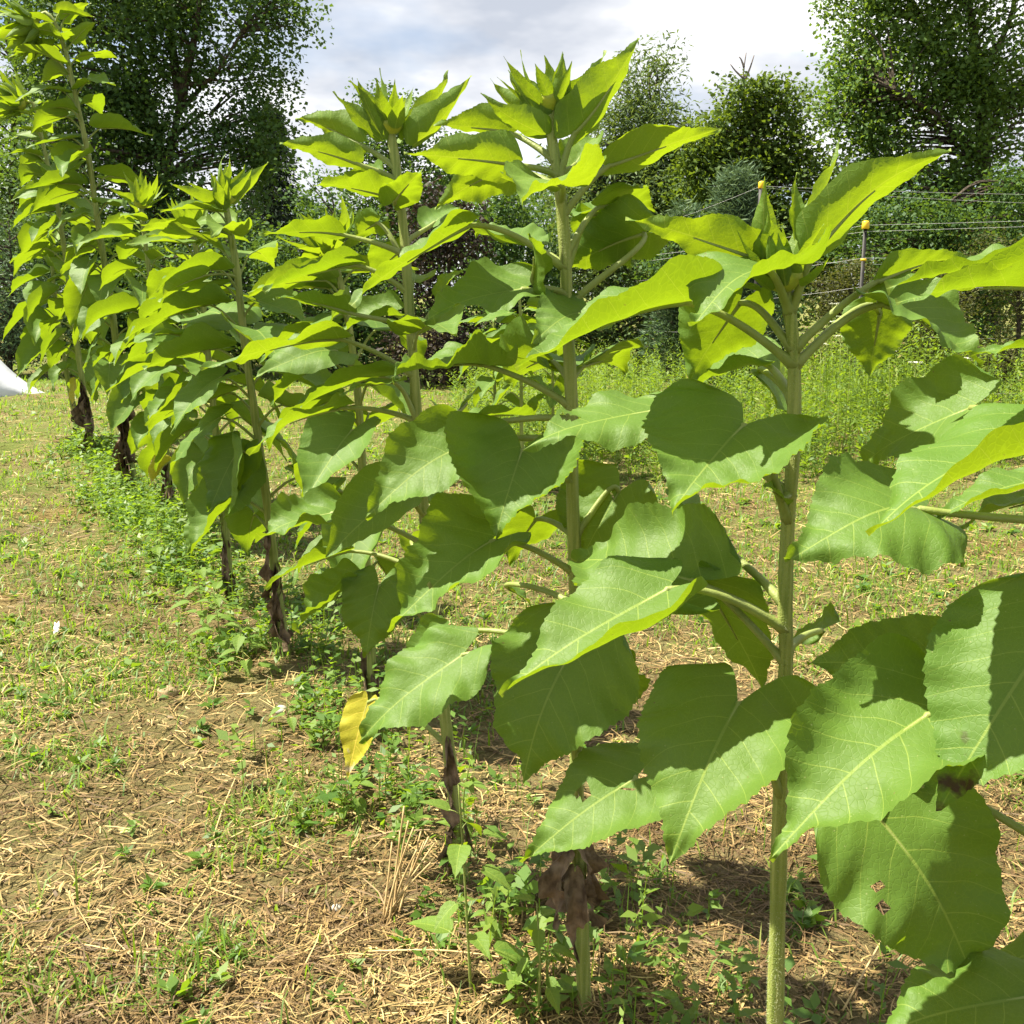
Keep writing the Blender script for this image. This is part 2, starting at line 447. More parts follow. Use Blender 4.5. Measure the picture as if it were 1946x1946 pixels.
def make_leaf(parent, base, Bp, Tp, Ap, w=0.75, k=0.0, fold=0.25, droop=0.5, rows=40, cols=13, mat='leaf',
              rip=0.05, pet=0.0052, holes=(), up=None, sag=0.25, twist=0.0, name='leaf', seed=None, lobe=None, petiole=True, arch=0.35, curl=None):
    seed = int(rng.integers(1 << 30)) if seed is None else seed
    r = np.random.default_rng(seed)
    SS, TT, x, y = leaf_grid(rows, cols, w, (0.05 + 0.22 * min(max((w - 0.45) / 0.35, 0), 1)) if lobe is None else lobe, seed=seed)
    ax = np.abs(x)
    # midrib curve in the (y, z) plane, droop = total bend in radians (positive: tip bends down)
    n = 60
    yy = np.linspace(0, 1, n)
    ang = droop * 1.25 * (0.5 - yy) + 0.18 * droop * np.sin(yy * 6 + r.uniform(0, 6))
    cy = np.concatenate([[0], np.cumsum(np.cos(ang[:-1]) / (n - 1))]); cz = np.concatenate([[0], np.cumsum(np.sin(ang[:-1]) / (n - 1))])
    yc = np.clip(y, 0, 1)
    my = np.interp(yc, yy, cy); mz = np.interp(yc, yy, cz); ma = np.interp(yc, yy, ang)
    ex = y - yc
    my += ex * np.cos(ang[0]); mz += ex * np.sin(ang[0])
    # across the blade: V fold, sagging sides, rippled margins, quilting between veins
    fo = fold * (1.15 - 0.55 * TT)
    ph = r.uniform(0, 6.28, 4); fq = r.uniform(1.4, 2.4, 2)
    edge = np.abs(SS) ** 2
    ripz = rip * edge * np.where(SS > 0, np.sin(6.28 * fq[0] * y + ph[0]), np.sin(6.28 * fq[1] * y + ph[1]))
    ripz += 0.3 * rip * np.abs(SS) ** 1.3 * np.where(SS > 0, np.sin(6.28 * 5.1 * (y - ax * 0.6) + ph[2]), np.sin(6.28 * 4.7 * (y - ax * 0.6) + ph[3]))
    lz = ax * np.sin(fo) - sag * ax ** 2 * 1.6 + 0.8 * ripz * (0.35 + w)
    cu = r.uniform(-0.10, 0.30, 2) if curl is None else curl
    cz_ = np.clip((np.abs(SS) - 0.45) / 0.55, 0, 1) ** 2 * np.where(SS > 0, cu[1], cu[0]) * np.clip(ax.max(1) / ax.max(), 0.0, 1)[:, None]
    lz = lz + cz_ * w
    lx = x * np.cos(fo * 0.9) * (1 - 0.35 * np.abs(cz_))
    tw = twist * y
    lx2 = lx * np.cos(tw) - lz * np.sin(tw); lz2 = lx * np.sin(tw) + lz * np.cos(tw)
    P = np.stack([lx2, my - lz2 * np.sin(ma), mz + lz2 * np.cos(ma)], -1)
    # chord alignment
    ce = np.array([cy[-1], cz[-1]]); L0 = np.hypot(*ce); ca = math.atan2(ce[1], ce[0])
    Y2 = P[..., 1] * math.cos(ca) + P[..., 2] * math.sin(ca)
    Z2 = -P[..., 1] * math.sin(ca) + P[..., 2] * math.cos(ca)
    Bp, Tp = np.asarray(Bp, float), np.asarray(Tp, float)
    ch = Tp - Bp; L = np.linalg.norm(ch); cdir = ch / L; sc = L / L0
    upv = np.array([0, 0, 1.0]) if up is None else np.asarray(up, float)
    n0 = upv - cdir * np.dot(upv, cdir)
    vd = CAMP - (Bp + Tp) / 2; vd = nrm(vd); vd = vd - cdir * np.dot(vd, cdir); vd = nrm(vd)
    n0 = nrm(n0) if np.linalg.norm(n0) > 0.05 else vd
    nz = nrm(n0 * (1 - abs(k)) + vd * k)
    nx = np.cross(cdir, nz)
    V = Bp + sc * (P[..., 0:1] * nx + Y2[..., None] * cdir + Z2[..., None] * nz)
    V = V.reshape(-1, 3)
    idx = np.arange(rows * cols).reshape(rows, cols)
    Q = np.stack([idx[:-1, :-1], idx[:-1, 1:], idx[1:, 1:], idx[1:, :-1]], -1).reshape(-1, 4)
    uv = np.stack([x, y], -1).reshape(-1, 2)
    if holes:
        cx = uv[Q].mean(1)
        keep = np.ones(len(Q), bool)
        for hx, hy, hr in holes:
            d = np.hypot((cx[:, 0] - hx), (cx[:, 1] - hy) * 0.8)
            keep &= d > hr * (0.8 + 0.5 * vnoise(cx[:, 0], cx[:, 1], 30, seed % 97))
        Q = Q[keep]
    o = mesh_obj(name, V - base, Q, MAT[mat], parent, uv=uv)
    if petiole and Ap is not None:
        Ap = np.asarray(Ap, float)
        d0 = V.reshape(rows, cols, 3)[rows // 6, cols // 2] - V.reshape(rows, cols, 3)[0, cols // 2]
        d0 = nrm(d0); dist = np.linalg.norm(Bp - Ap)
        h = np.array([(Bp - Ap)[0], (Bp - Ap)[1], 0]); h = nrm(h) if np.linalg.norm(h) > 1e-4 else np.array([0, -1.0, 0])
        c1 = Ap + nrm(nrm(Bp - Ap) * 0.8 + np.array([0, 0, arch]) + h * 0.25) * dist * 0.36
        c2 = Bp - nrm(d0 * 0.6 + nrm(Bp - Ap) * 0.5) * dist * 0.34
        tt = np.linspace(0, 1, 14)[:, None]
        pp = (1 - tt) ** 3 * Ap + 3 * tt * (1 - tt) ** 2 * c1 + 3 * tt ** 2 * (1 - tt) * c2 + tt ** 3 * Bp
        mid = V.reshape(rows, cols, 3)[:, cols // 2]
        nn = rows * 5 // 8
        sel = mid[2:nn:max(1, nn // 10)] - nz * 0.0022
        pp = np.vstack([pp, sel])
        m_ = len(sel)
        rad = np.concatenate([np.linspace(pet * 1.25, pet * 0.80, 14), np.linspace(pet * 0.62, pet * 0.18, m_)])
        rad[0] *= 1.5; rad[1] *= 1.2
        TV, TQ = tube(pp, rad, 8, ridge=lambda a, i: 1 + 0.10 * np.cos(3 * a))
        mesh_obj('petiole', TV - base, TQ, MAT['petiole'], o)
    return o

class Sunflower:
    def __init__(s, label, pts, Y, r0, r1, sides=16, n=60, lean=0.0, scale=1.0, hairy=0):
        """pts: pixels of the stem top to bottom (1946 space); Y distance; radii bottom and top"""
        pts = np.array(pts, float)
        P = np.array([at(x, y, Y) for x, y in pts])[::-1]
        P[:, 1] += lean * P[:, 2]
        if P[0][2] > 0.02:
            P = np.vstack([[P[0][0] + (P[0][0] - P[1][0]) * 0.2, P[0][1], 0.0], P])
        P[0][2] = -0.03
        P[0][2] += gz(P[0][0], P[0][1])
        s.base = np.array([P[0][0], P[0][1], float(gz(P[0][0], P[0][1]))])
        s.path = smooth_path(P, n); s.Y = Y; s.r0, s.r1 = r0, r1; s.px = pts; s.scale = scale
        s.root = thing('sunflower_plant', label, 'sunflower', s.base, 'sunflowers growing in a row')
        ph = rng.uniform(0, 6.28)
        rad = r0 + (r1 - r0) * np.linspace(0, 1, n) ** 1.2
        rad = rad * (1 + 0.05 * np.sin(np.linspace(0, 40, n) + ph)); rad[:3] *= np.array([1.35, 1.2, 1.08])
        tz = np.linspace(0, 1, n)
        V, Q = tube(s.path, rad, sides, ridge=lambda a, i: 1 + 0.055 * np.cos(5 * a + 2.2 * tz[i] + ph) + 0.035 * np.cos(8 * a - 3 * tz[i]))
        s.stem = mesh_obj('stem', V - s.base, Q, MAT['stem'], s.root)
        s.rad = rad
        if hairy:
            m_ = hairy; ii_ = rng.integers(1, n - 1, m_); a_ = rng.uniform(0, 6.28, m_); f_ = rng.random(m_)
            c_ = s.path[ii_] + (s.path[np.minimum(ii_ + 1, n - 1)] - s.path[ii_]) * f_[:, None]
            o_ = np.stack([np.cos(a_), np.sin(a_), rng.normal(0, 0.25, m_)], -1); t_ = np.stack([-np.sin(a_), np.cos(a_), 0 * a_], -1)
            p_ = c_ + o_ * (rad[ii_] * 0.97)[:, None]; l_ = rng.uniform(0.0012, 0.0034, m_)[:, None]; w_ = 0.00016
            HV = np.stack([p_ - t_ * w_, p_ + t_ * w_, p_ + o_ * l_ + t_ * w_ * 0.5, p_ + o_ * l_ - t_ * w_ * 0.5], 1).reshape(-1, 3)
            h_ = mesh_obj('bristles', HV - s.base, np.arange(m_ * 4).reshape(-1, 4), MAT['bristle'], s.stem, smooth=False); h_['kind'] = 'stuff'
    def on_stem(s, z):
        zz = s.path[:, 2]; i = int(np.argmin(np.abs(zz - z))); return s.path[i]
    def on_px(s, ypx):
        # point of the stem whose picture height is ypx
        p = s.path; f = p[:, 1] * CP - (p[:, 2] - CAMH) * SP; up = p[:, 1] * SP + (p[:, 2] - CAMH) * CP
        yy = 973 - F * up / f
        i = int(np.argmin(np.abs(yy - ypx))); return p[i]
    def frac(s, f):
        i = f * (len(s.path) - 1); j = min(int(i), len(s.path) - 2); return s.path[j] * (1 - (i - j)) + s.path[j + 1] * (i - j)
    def leaf(s, ya, B, T, w=0.75, k=0.0, fold=0.25, droop=0.5, **kw):
        """ya: display-pixel height of the petiole on the stem; B, T: (display x, y, depth offset)"""
        Ap = s.on_px(ya * D) if ya is not None else None
        return make_leaf(s.root, s.base, atd(B[0], B[1], s.Y + B[2]), atd(T[0], T[1], s.Y + T[2]), Ap, w, k, fold, droop, **kw)
    def auto(s, f, az, L, drop, petl, prise, w=0.8, fold=0.3, droop=0.6, **kw):
        """leaf at stem fraction f, azimuth az (0 = +X, 90deg = away), tip pitched down by drop"""
        A = s.frac(f)
        hd = np.array([math.cos(az), math.sin(az), 0])
        Bp = A + hd * petl * math.cos(prise) + np.array([0, 0, petl * math.sin(prise)])
        a2 = az + rng.normal(0, 0.25); h2 = np.array([math.cos(a2), math.sin(a2), 0])
        Tp = Bp + L * (h2 * math.cos(drop) - np.array([0, 0, math.sin(drop)]))
        up = np.array([0, 0, 1]) + 0.22 * rng.normal(0, 1, 3)
        return make_leaf(s.root, s.base, Bp, Tp, A, w, 0.0, fold, droop, up=up, **kw)
    def bud(s, size=0.05, tilt=(0, 0, 1), nb=16, tips=(), mat='young', rows=14, cols=7):
        top = s.path[-1]; ax = nrm(tilt)
        e1 = nrm(np.cross(ax, [0.3, 0.9, 0.1])); e2 = np.cross(ax, e1)
        # receptacle: flattened cup
        prof = [(0.25, -0.5), (0.55, -0.30), (0.80, 0.0), (0.82, 0.22), (0.62, 0.42), (0.3, 0.5), (0.04, 0.52)]
        a = np.linspace(0, 2 * math.pi, 14, endpoint=False)
        V = np.array([[top + size * 0.72 * (rr * (math.cos(t) * e1 + math.sin(t) * e2) + (hh + 0.3) * ax) for t in a] for rr, hh in prof]).reshape(-1, 3)
        idx = np.arange(len(prof) * 14).reshape(-1, 14)
        Q = np.stack([idx[:-1], np.roll(idx[:-1], -1, 1), np.roll(idx[1:], -1, 1), idx[1:]], -1).reshape(-1, 4)
        b = mesh_obj('bud', V - s.base, Q, MAT['budcore'], s.root)
        for i in range(nb):
            t = i * 2.39996 + rng.uniform(-0.2, 0.2); lay = i / nb
            out = math.cos(t) * e1 + math.sin(t) * e2
            rr = 0.85 - 0.35 * lay
            Bp = top + size * (out * rr * 0.85 + ax * (0.0 + 0.5 * lay))
            ln = size * rng.uniform(1.2, 2.2)
            Tp = Bp + ln * nrm(ax * (0.55 + 0.7 * lay) + out * (0.75 - 0.65 * lay) + 0.22 * rng.normal(0, 1, 3))
            make_leaf(b, s.base, Bp, Tp, None, w=rng.uniform(0.30, 0.52), fold=0.35, droop=rng.uniform(-0.7, 0.3), rows=rows, cols=cols, mat=mat, up=-out + ax * 0.2, petiole=False, name='bract', lobe=0.02, rip=0.02, sag=0.0)
        return b
    def dead(s, f, n=2, L=0.16, w=0.32):
        """shrivelled brown leaves hanging against the stem"""
        for i in range(n):
            A = s.frac(max(0.05, f + rng.uniform(-0.05, 0.14))); az = rng.uniform(0, 6.28)
            hd = np.array([math.cos(az), math.sin(az), 0]) * rng.uniform(0.006, 0.020)
            Bp = A + hd; l = min(L * rng.uniform(0.7, 1.6), A[2] - s.base[2] + 0.01)
            Tp = Bp + np.array([hd[0] * 0.8, hd[1] * 0.8, -l])
            make_leaf(s.root, s.base, Bp, Tp, A + np.array([0, 0, 0.01]), w=w * 0.72, fold=1.2, droop=rng.uniform(-0.8, 0.8), rows=22, cols=9, mat='deadleaf',
                      up=hd, rip=0.30, twist=rng.uniform(-1.5, 1.5), name='dead_leaf', pet=0.003, sag=0.5)

# ------------------------------------------------------------------ the row of sunflowers, nearest first
HR, HC = 73, 15            # mesh density of the near leaves
def fill(s, n, f0, f1, Lmid, b=0.6, a0=R(188), rows=30, cols=11, start=0.0, young=0.8, pet=0.0048):
    for i in range(n):
        q = i / (n - 1.0); f = f0 + (f1 - f0) * q ** 0.9
        az = start + i * 2.39996 + rng.normal(0, 0.25)
        d = (az - a0 + math.pi) % (2 * math.pi) - math.pi
        az = a0 + d - b * math.sin(d)
        L = Lmid * (0.60 + 0.42 * math.sin(math.pi * min(max((q + 0.12) / 1.25, 0), 1))) * rng.uniform(0.85, 1.15)
        drop = R(58) * (1 - q) ** 1.1 + R(2) + rng.normal(0, R(9))
        petl = L * (0.62 - 0.28 * q) * rng.uniform(0.85, 1.15)
        prise = R(28) + R(22) * q
        s.auto(f, az, L, drop, petl, prise, w=rng.uniform(0.74, 0.95) - 0.14 * q, fold=rng.uniform(0.1, 0.45), droop=rng.uniform(0.3, 1.0) * (1.1 - 0.5 * q),
               rows=rows, cols=cols, mat='young' if q > young else 'leaf', pet=pet * (1.1 - 0.3 * q), rip=rng.uniform(0.02, 0.05), twist=rng.normal(0, 0.15))
def crown(s, tips, base_y=None, w=0.42, rows=26, cols=9, k=-0.25, L=None):
    """young leaves standing up round the bud; tips: (display base xy, tip xy, depth offset, width)"""
    for bx, by, tx, ty, dz, ww in tips:
        s.leaf(None, (bx, by, dz * 0.25), (tx, ty, dz), w=ww, k=k, fold=0.45, droop=-0.4, rows=rows, cols=cols, mat='young', petiole=False, lobe=0.05, rip=0.04, sag=0.0)

# --- plant cut by the right edge of the picture (its stem stands just outside)
P0 = Sunflower('sunflower at the right picture edge, only its large leaves reach into view',
               [(2330, 300), (2335, 700), (2320, 1200), (2300, 1900), (2290, 2650)], 1.06, 0.014, 0.009)
P0.leaf(520, (2010, 545, 0.00), (1690, 572, -0.02), w=0.62, k=-0.15, fold=0.35, droop=0.25, rows=HR, cols=HC, rip=0.05)
P0.leaf(560, (2020, 500, 0.16), (1672, 545, 0.22), w=0.55, k=0.10, fold=0.15, droop=0.5, rows=HR, cols=HC, rip=0.06)
P0.leaf(700, (2040, 650, 0.10), (1830, 672, 0.16), w=0.6, k=0.2, droop=0.4, rows=HR, cols=HC)
P0.leaf(980, (1985, 800, 0.00), (1640, 1012, -0.06), w=0.74, k=0.10, fold=0.26, droop=0.40, rows=HR, cols=HC, rip=0.04, curl=(0.30, -0.05))
P0.leaf(1080, (1735, 960, 0.12), (1482, 1062, 0.06), w=0.98, k=0.40, fold=0.10, droop=0.75, rows=HR, cols=HC, rip=0.05)
P0.leaf(980, (1830, 770, 0.22), (1628, 880, 0.30), w=0.9, k=0.45, droop=0.5, rows=HR, cols=HC)
P0.leaf(1050, (2020, 930, 0.22), (1800, 1000, 0.25), w=0.7, k=-0.30, droop=0.3, rows=HR, cols=HC)
P0.leaf(1120, (1960, 905, 0.12), (1755, 985, 0.12), w=0.5, k=0.25, droop=0.3, rows=HR, cols=HC)
P0.leaf(1500, (1985, 1195, -0.02), (1772, 1530, -0.06), w=0.95, k=0.55, fold=0.03, droop=0.45, rows=HR, cols=HC, mat='tipdry', rip=0.03, curl=(0.05, 0.12))
P0.leaf(1480, (1748, 1350, 0.03), (1452, 1622, -0.05), w=0.80, k=0.42, fold=0.20, droop=0.40, rows=HR, cols=HC, rip=0.06, holes=((0.06, 0.22, 0.014),))
P0.leaf(1450, (1765, 1268, 0.14), (1522, 1250, 0.18), w=0.92, k=0.62, fold=0.15, droop=0.35, rows=HR, cols=HC, rip=0.05, holes=((0.05, 0.28, 0.018), (-0.2, 0.4, 0.012)))
P0.leaf(1800, (1660, 1545, 0.08), (1842, 1860, 0.05), w=0.84, k=0.65, fold=0.12, droop=0.55, rows=HR, cols=HC, holes=((0.0, 0.42, 0.016), (0.27, 0.3, 0.017), (0.22, 0.22, 0.010)))
P0.leaf(2050, (1945, 1880, 0.00), (1640, 1965, -0.03), w=0.80, k=0.40, fold=0.2, droop=0.5, rows=HR, cols=HC)

P0.bud(0.046, (0.1, 0, 1), 12)
fill(P0, 11, 0.30, 0.95, 0.27, b=0.95, a0=R(10), start=0.3)
# --- nearest plant in view
P1 = Sunflower('nearest whole sunflower with thick bare lower stem, rightmost stem in the picture',
               [(1492, 545), (1502, 605), (1509, 700), (1507, 860), (1497, 1000), (1492, 1150), (1494, 1250), (1486, 1400), (1480, 1640), (1473, 1946), (1468, 2230)], 1.40, 0.0132, 0.0085, sides=20, n=80, hairy=9000)
P1.bud(0.046, (-0.25, -0.2, 1), 16)
crown(P1, [(1440, 500, 1443, 332, -0.03, 0.40), (1500, 450, 1503, 325, 0.02, 0.32), (1520, 430, 1584, 262, 0.05, 0.36), (1465, 500, 1448, 400, -0.06, 0.5), (1440, 510, 1400, 440, 0.02, 0.5)], k=-0.45)
P1.leaf(600, (1540, 470, -0.02), (1795, 285, -0.06), w=0.50, k=-0.42, fold=0.30, droop=0.55, rows=HR, cols=HC, mat='young', rip=0.03)
P1.leaf(590, (1440, 492, 0.00), (1180, 412, 0.02), w=0.46, k=-0.55, fold=0.2, droop=0.2, rows=HR, cols=HC, mat='young', rip=0.05)
P1.leaf(600, (1448, 508, -0.05), (1302, 622, -0.16), w=1.00, k=0.12, fold=0.35, droop=0.5, rows=HR, cols=HC, rip=0.05)
P1.leaf(700, (1292, 570, -0.03), (972, 694, -0.12), w=0.66, k=0.10, fold=0.36, droop=0.30, rows=HR, cols=HC, rip=0.03, curl=(0.28, 0.0))
P1.leaf(660, (1395, 572, 0.04), (1300, 722, 0.10), w=1.0, k=-0.55, fold=0.15, droop=0.3, rows=HR, cols=HC)
P1.leaf(650, (1655, 530, 0.02), (1845, 492, 0.04), w=0.46, k=-0.40, fold=0.3, droop=0.5, rows=HR, cols=HC, rip=0.04)
P1.leaf(700, (1668, 574, 0.00), (1852, 690, -0.08), w=0.95, k=0.10, fold=0.55, droop=0.35, rows=HR, cols=HC, rip=0.05)
P1.leaf(690, (1660, 590, 0.10), (1640, 712, 0.12), w=1.1, k=-0.55, fold=0.2, droop=0.2, rows=HR, cols=HC)
P1.leaf(760, (1420, 680, 0.12), (1290, 765, 0.20), w=0.9, k=0.35, fold=0.25, droop=0.6, rows=HR, cols=HC)
P1.leaf(760, (1440, 700, 0.20), (1500, 780, 0.28), w=0.9, k=0.5, droop=0.6, rows=30, cols=11)
P1.leaf(975, (1402, 803, -0.08), (1268, 968, -0.20), w=1.35, k=0.42, fold=0.30, droop=0.45, rows=HR, cols=HC, rip=0.06, pet=0.0056)
P1.leaf(930, (1230, 775, 0.06), (985, 850, 0.0), w=0.72, k=0.25, fold=0.15, droop=0.40, rows=HR, cols=HC, holes=((0.10, 0.55, 0.034), (0.13, 0.60, 0.030)))
P1.leaf(940, (1475, 940, -0.03), (1440, 915, -0.05), w=0.9, k=0.3, rows=22, cols=9, mat='leaf')
P1.leaf(1195, (1258, 1112, -0.05), (944, 1312, -0.14), w=0.64, k=0.36, fold=0.26, droop=0.22, rows=HR, cols=HC, rip=0.04, curl=(0.32, 0.0), holes=((0.20, 0.38, 0.014), (0.27, 0.44, 0.020)), pet=0.0055)
P1.leaf(1180, (1305, 1095, 0.03), (1085, 1060, 0.22), w=0.9, k=0.55, fold=0.2, droop=0.4, rows=HR, cols=HC)
P1.leaf(1250, (1330, 1105, 0.06), (1440, 1310, 0.10), w=0.75, k=-0.35, fold=0.3, droop=0.4, rows=HR, cols=HC)
P1.leaf(1150, (1285, 960, 0.22), (1375, 1050, 0.25), w=0.9, k=0.35, droop=0.6, rows=30, cols=11)
P1.leaf(1500, (1392, 1328, -0.10), (1262, 1632, -0.25), w=0.98, k=0.52, fold=0.25, droop=0.45, rows=HR, cols=HC, rip=0.05, holes=((-0.02, 0.42, 0.013), (-0.08, 0.5, 0.010)))
P1.leaf(1230, (1545, 1190, 0.16), (1480, 1240, 0.25), w=0.9, k=0.3, rows=26, cols=11)

# --- second plant
P2 = Sunflower('second sunflower from the right with a spiky unopened bud against the cloudy sky',
               [(1050, 205), (1047, 250), (1060, 330), (1068, 400), (1075, 500), (1078, 600), (1083, 700), (1087, 800), (1088, 950), (1092, 1060), (1094, 1300), (1096, 1500), (1103, 1700), (1112, 1950)], 1.76, 0.0138, 0.0090, sides=20, n=80, hairy=9000)
P2.bud(0.042, (-0.15, 0, 1), 10)
crown(P2, [(1030, 255, 906, 176, -0.04, 0.44), (1030, 240, 925, 148, 0.05, 0.36), (1040, 240, 958, 132, 0.0, 0.5), (1060, 225, 1061, 96, -0.04, 0.42), (1040, 215, 1010, 130, 0.04, 0.3), (1085, 200, 1143, 95, 0.08, 0.4)], k=-0.5)
P2.leaf(330, (1085, 250, -0.01), (1207, 72, 0.00), w=0.62, k=-0.52, fold=0.35, droop=-0.30, rows=HR, cols=HC, mat='young', rip=0.03)
P2.leaf(405, (1150, 312, 0.00), (1360, 243, 0.03), w=0.52, k=-0.45, fold=0.25, droop=0.1, rows=HR, cols=HC, mat='young', rip=0.03)
P2.leaf(330, (968, 310, -0.02), (762, 290, -0.05), w=0.50, k=-0.50, fold=0.25, droop=0.15, rows=HR, cols=HC, mat='young', rip=0.05)
P2.leaf(300, (962, 250, 0.05), (818, 238, 0.10), w=0.55, k=-0.45, fold=0.3, droop=0.4, rows=HR, cols=HC, mat='young')
P2.leaf(345, (955, 322, 0.06), (820, 392, 0.12), w=0.62, k=-0.55, fold=0.2, droop=0.4, rows=HR, cols=HC, mat='young')
P2.leaf(380, (1060, 350, -0.07), (985, 382, -0.24), w=0.95, k=-0.05, fold=0.30, droop=0.45, rows=HR, cols=HC, mat='young', rip=0.06)
P2.leaf(330, (1085, 310, 0.05), (1128, 262, 0.12), w=0.8, k=0.3, fold=0.4, droop=0.7, rows=HR, cols=HC, mat='young')
P2.leaf(470, (1130, 390, 0.06), (1240, 400, 0.16), w=0.95, k=-0.35, fold=0.3, droop=0.5, rows=HR, cols=HC)
P2.leaf(500, (1130, 405, 0.10), (1190, 512, 0.14), w=1.15, k=-0.60, fold=0.15, droop=0.3, rows=HR, cols=HC)
P2.leaf(590, (1215, 440, 0.05), (1050, 520, 0.15), w=0.7, k=-0.5, fold=0.2, droop=0.3, rows=HR, cols=HC)
P2.leaf(505, (885, 425, -0.02), (663, 577, -0.10), w=0.50, k=-0.35, fold=0.22, droop=0.35, rows=HR, cols=HC, rip=0.06)
P2.leaf(500, (985, 455, 0.12), (895, 440, 0.25), w=0.9, k=0.15, fold=0.2, droop=0.4, rows=HR, cols=HC)
P2.leaf(585, (985, 545, 0.00), (798, 608, -0.06), w=0.85, k=0.30, fold=0.32, droop=0.35, rows=HR, cols=HC, rip=0.06)
P2.leaf(560, (1005, 530, -0.04), (1000, 440, -0.10), w=0.75, k=0.5, fold=0.5, droop=0.3, rows=30, cols=11)
P2.leaf(640, (1100, 590, -0.04), (1002, 650, -0.14), w=0.95, k=0.40, fold=0.25, droop=0.5, rows=HR, cols=HC)
P2.leaf(770, (912, 688, -0.01), (738, 712, -0.10), w=0.95, k=0.15, fold=0.35, droop=0.5, rows=HR, cols=HC, rip=0.09)
P2.leaf(720, (1040, 680, 0.05), (950, 720, 0.20), w=1.0, k=-0.3, droop=0.5, rows=30, cols=11)
P2.leaf(720, (1100, 690, 0.05), (1180, 700, 0.22), w=1.0, k=-0.3, droop=0.5, rows=30, cols=11)
P2.leaf(900, (985, 850, -0.05), (935, 1018, -0.14), w=1.55, k=0.50, fold=0.30, droop=0.45, rows=HR, cols=HC, rip=0.05)
P2.leaf(800, (905, 790, 0.04), (1030, 790, 0.12), w=0.6, k=-0.1, droop=0.4, rows=30, cols=11)
P2.leaf(850, (865, 845, 0.02), (688, 978, -0.05), w=0.78, k=0.50, fold=0.3, droop=0.45, rows=HR, cols=HC)
P2.leaf(1010, (1168, 928, 0.03), (1095, 1065, 0.00), w=1.35, k=0.58, fold=0.22, droop=0.4, rows=HR, cols=HC, holes=((0.03, 0.08, 0.03), (-0.28, 0.30, 0.025)))
P2.leaf(1010, (1010, 980, 0.08), (960, 1065, 0.16), w=1.2, k=-0.45, fold=0.2, droop=0.4, rows=HR, cols=HC)
P2.leaf(1085, (925, 1022, -0.02), (730, 1192, -0.08), w=0.80, k=0.42, fold=0.30, droop=0.4, rows=HR, cols=HC, rip=0.07, holes=((0.02, 0.55, 0.016),))
P2.leaf(1260, (1080, 1225, -0.04), (985, 1482, -0.08), w=1.0, k=0.55, fold=0.12, droop=0.5, rows=HR, cols=HC, rip=0.05, holes=((0.28, 0.42, 0.012),))
P2.leaf(1250, (1140, 1230, 0.08), (1205, 1335, 0.08), w=1.2, k=-0.3, fold=0.2, droop=0.4, rows=HR, cols=HC, holes=((0.1, 0.3, 0.05), (-0.25, 0.5, 0.04)))
P2.leaf(1420, (1198, 1470, -0.14), (985, 1628, -0.20), w=0.88, k=0.55, fold=0.18, droop=0.35, rows=HR, cols=HC, rip=0.05, holes=((0.12, 0.36, 0.045), (-0.02, 0.10, 0.020), (0.33, 0.45, 0.015)))
P2.leaf(1290, (872, 1236, 0.02), (676, 1402, -0.04), w=0.72, k=0.45, fold=0.30, droop=0.35, rows=HR, cols=HC, rip=0.06)
P2.leaf(1150, (960, 1110, 0.20), (1015, 1165, 0.22), w=0.55, k=0.2, rows=26, cols=9)
P2.leaf(1240, (830, 1200, 0.10), (770, 1270, 0.12), w=0.9, k=0.4, rows=26, cols=9)
P2.dead(0.20, 3, 0.14, 0.40)
for (bx, by, bd, tx, ty, td, ww) in ((1076, 1592, -0.020, 1056, 1745, -0.02, 0.34), (1098, 1588, -0.018, 1106, 1700, -0.02, 0.34), (1085, 1640, -0.03, 1082, 1800, -0.03, 0.30)):
    P2.leaf(by - 4, (bx, by, bd), (tx, ty, td), w=ww, k=0.5, fold=0.7, droop=0.5, rows=34, cols=13, mat='deadleaf', rip=0.22, name='dead_leaf', pet=0.003, twist=0.5, sag=0.6)

# --- third plant
P3 = Sunflower('third sunflower from the right, tall, one bright yellow leaf hanging low on its left',
               [(742, 250), (752, 310), (763, 400), (771, 480), (779, 600), (788, 720), (800, 900), (813, 1050), (826, 1200), (850, 1400), (866, 1550), (878, 1690)], 2.23, 0.0150, 0.0092, sides=18, n=70, hairy=6000)
P3.bud(0.046, (0.05, 0, 1), 9)
crown(P3, [(715, 262, 629, 172, -0.02, 0.40), (722, 262, 674, 148, -0.05, 0.46), (742, 245, 745, 148, -0.05, 0.36), (775, 262, 846, 132, 0.05, 0.44), (780, 275, 888, 142, 0.0, 0.46), (760, 265, 790, 190, 0.08, 0.5)], k=-0.5)
P3.leaf(310, (672, 268, 0.02), (558, 222, 0.06), w=0.62, k=-0.5, fold=0.3, droop=0.4, rows=HR, cols=HC, mat='young')
P3.leaf(340, (672, 308, -0.02), (528, 268, -0.05), w=0.50, k=-0.5, fold=0.25, droop=0.2, rows=HR, cols=HC, mat='young')
P3.leaf(400, (735, 372, -0.05), (592, 350, -0.12), w=0.62, k=-0.35, fold=0.3, droop=0.5, rows=HR, cols=HC, mat='young')
P3.leaf(400, (745, 380, -0.07), (798, 318, -0.16), w=0.7, k=-0.4, fold=0.35, droop=0.3, rows=HR, cols=HC, mat='young')
P3.leaf(345, (700, 330, 0.05), (655, 352, 0.12), w=0.8, k=0.2, droop=0.5, rows=30, cols=11)
P3.leaf(490, (642, 442, 0.0), (488, 442, -0.05), w=0.48, k=-0.45, fold=0.25, droop=0.35, rows=HR, cols=HC)
P3.leaf(500, (712, 420, 0.04), (668, 452, 0.10), w=0.8, k=-0.4, rows=30, cols=11)
P3.leaf(470, (820, 420, 0.05), (868, 392, 0.14), w=0.8, k=-0.1, rows=30, cols=11)
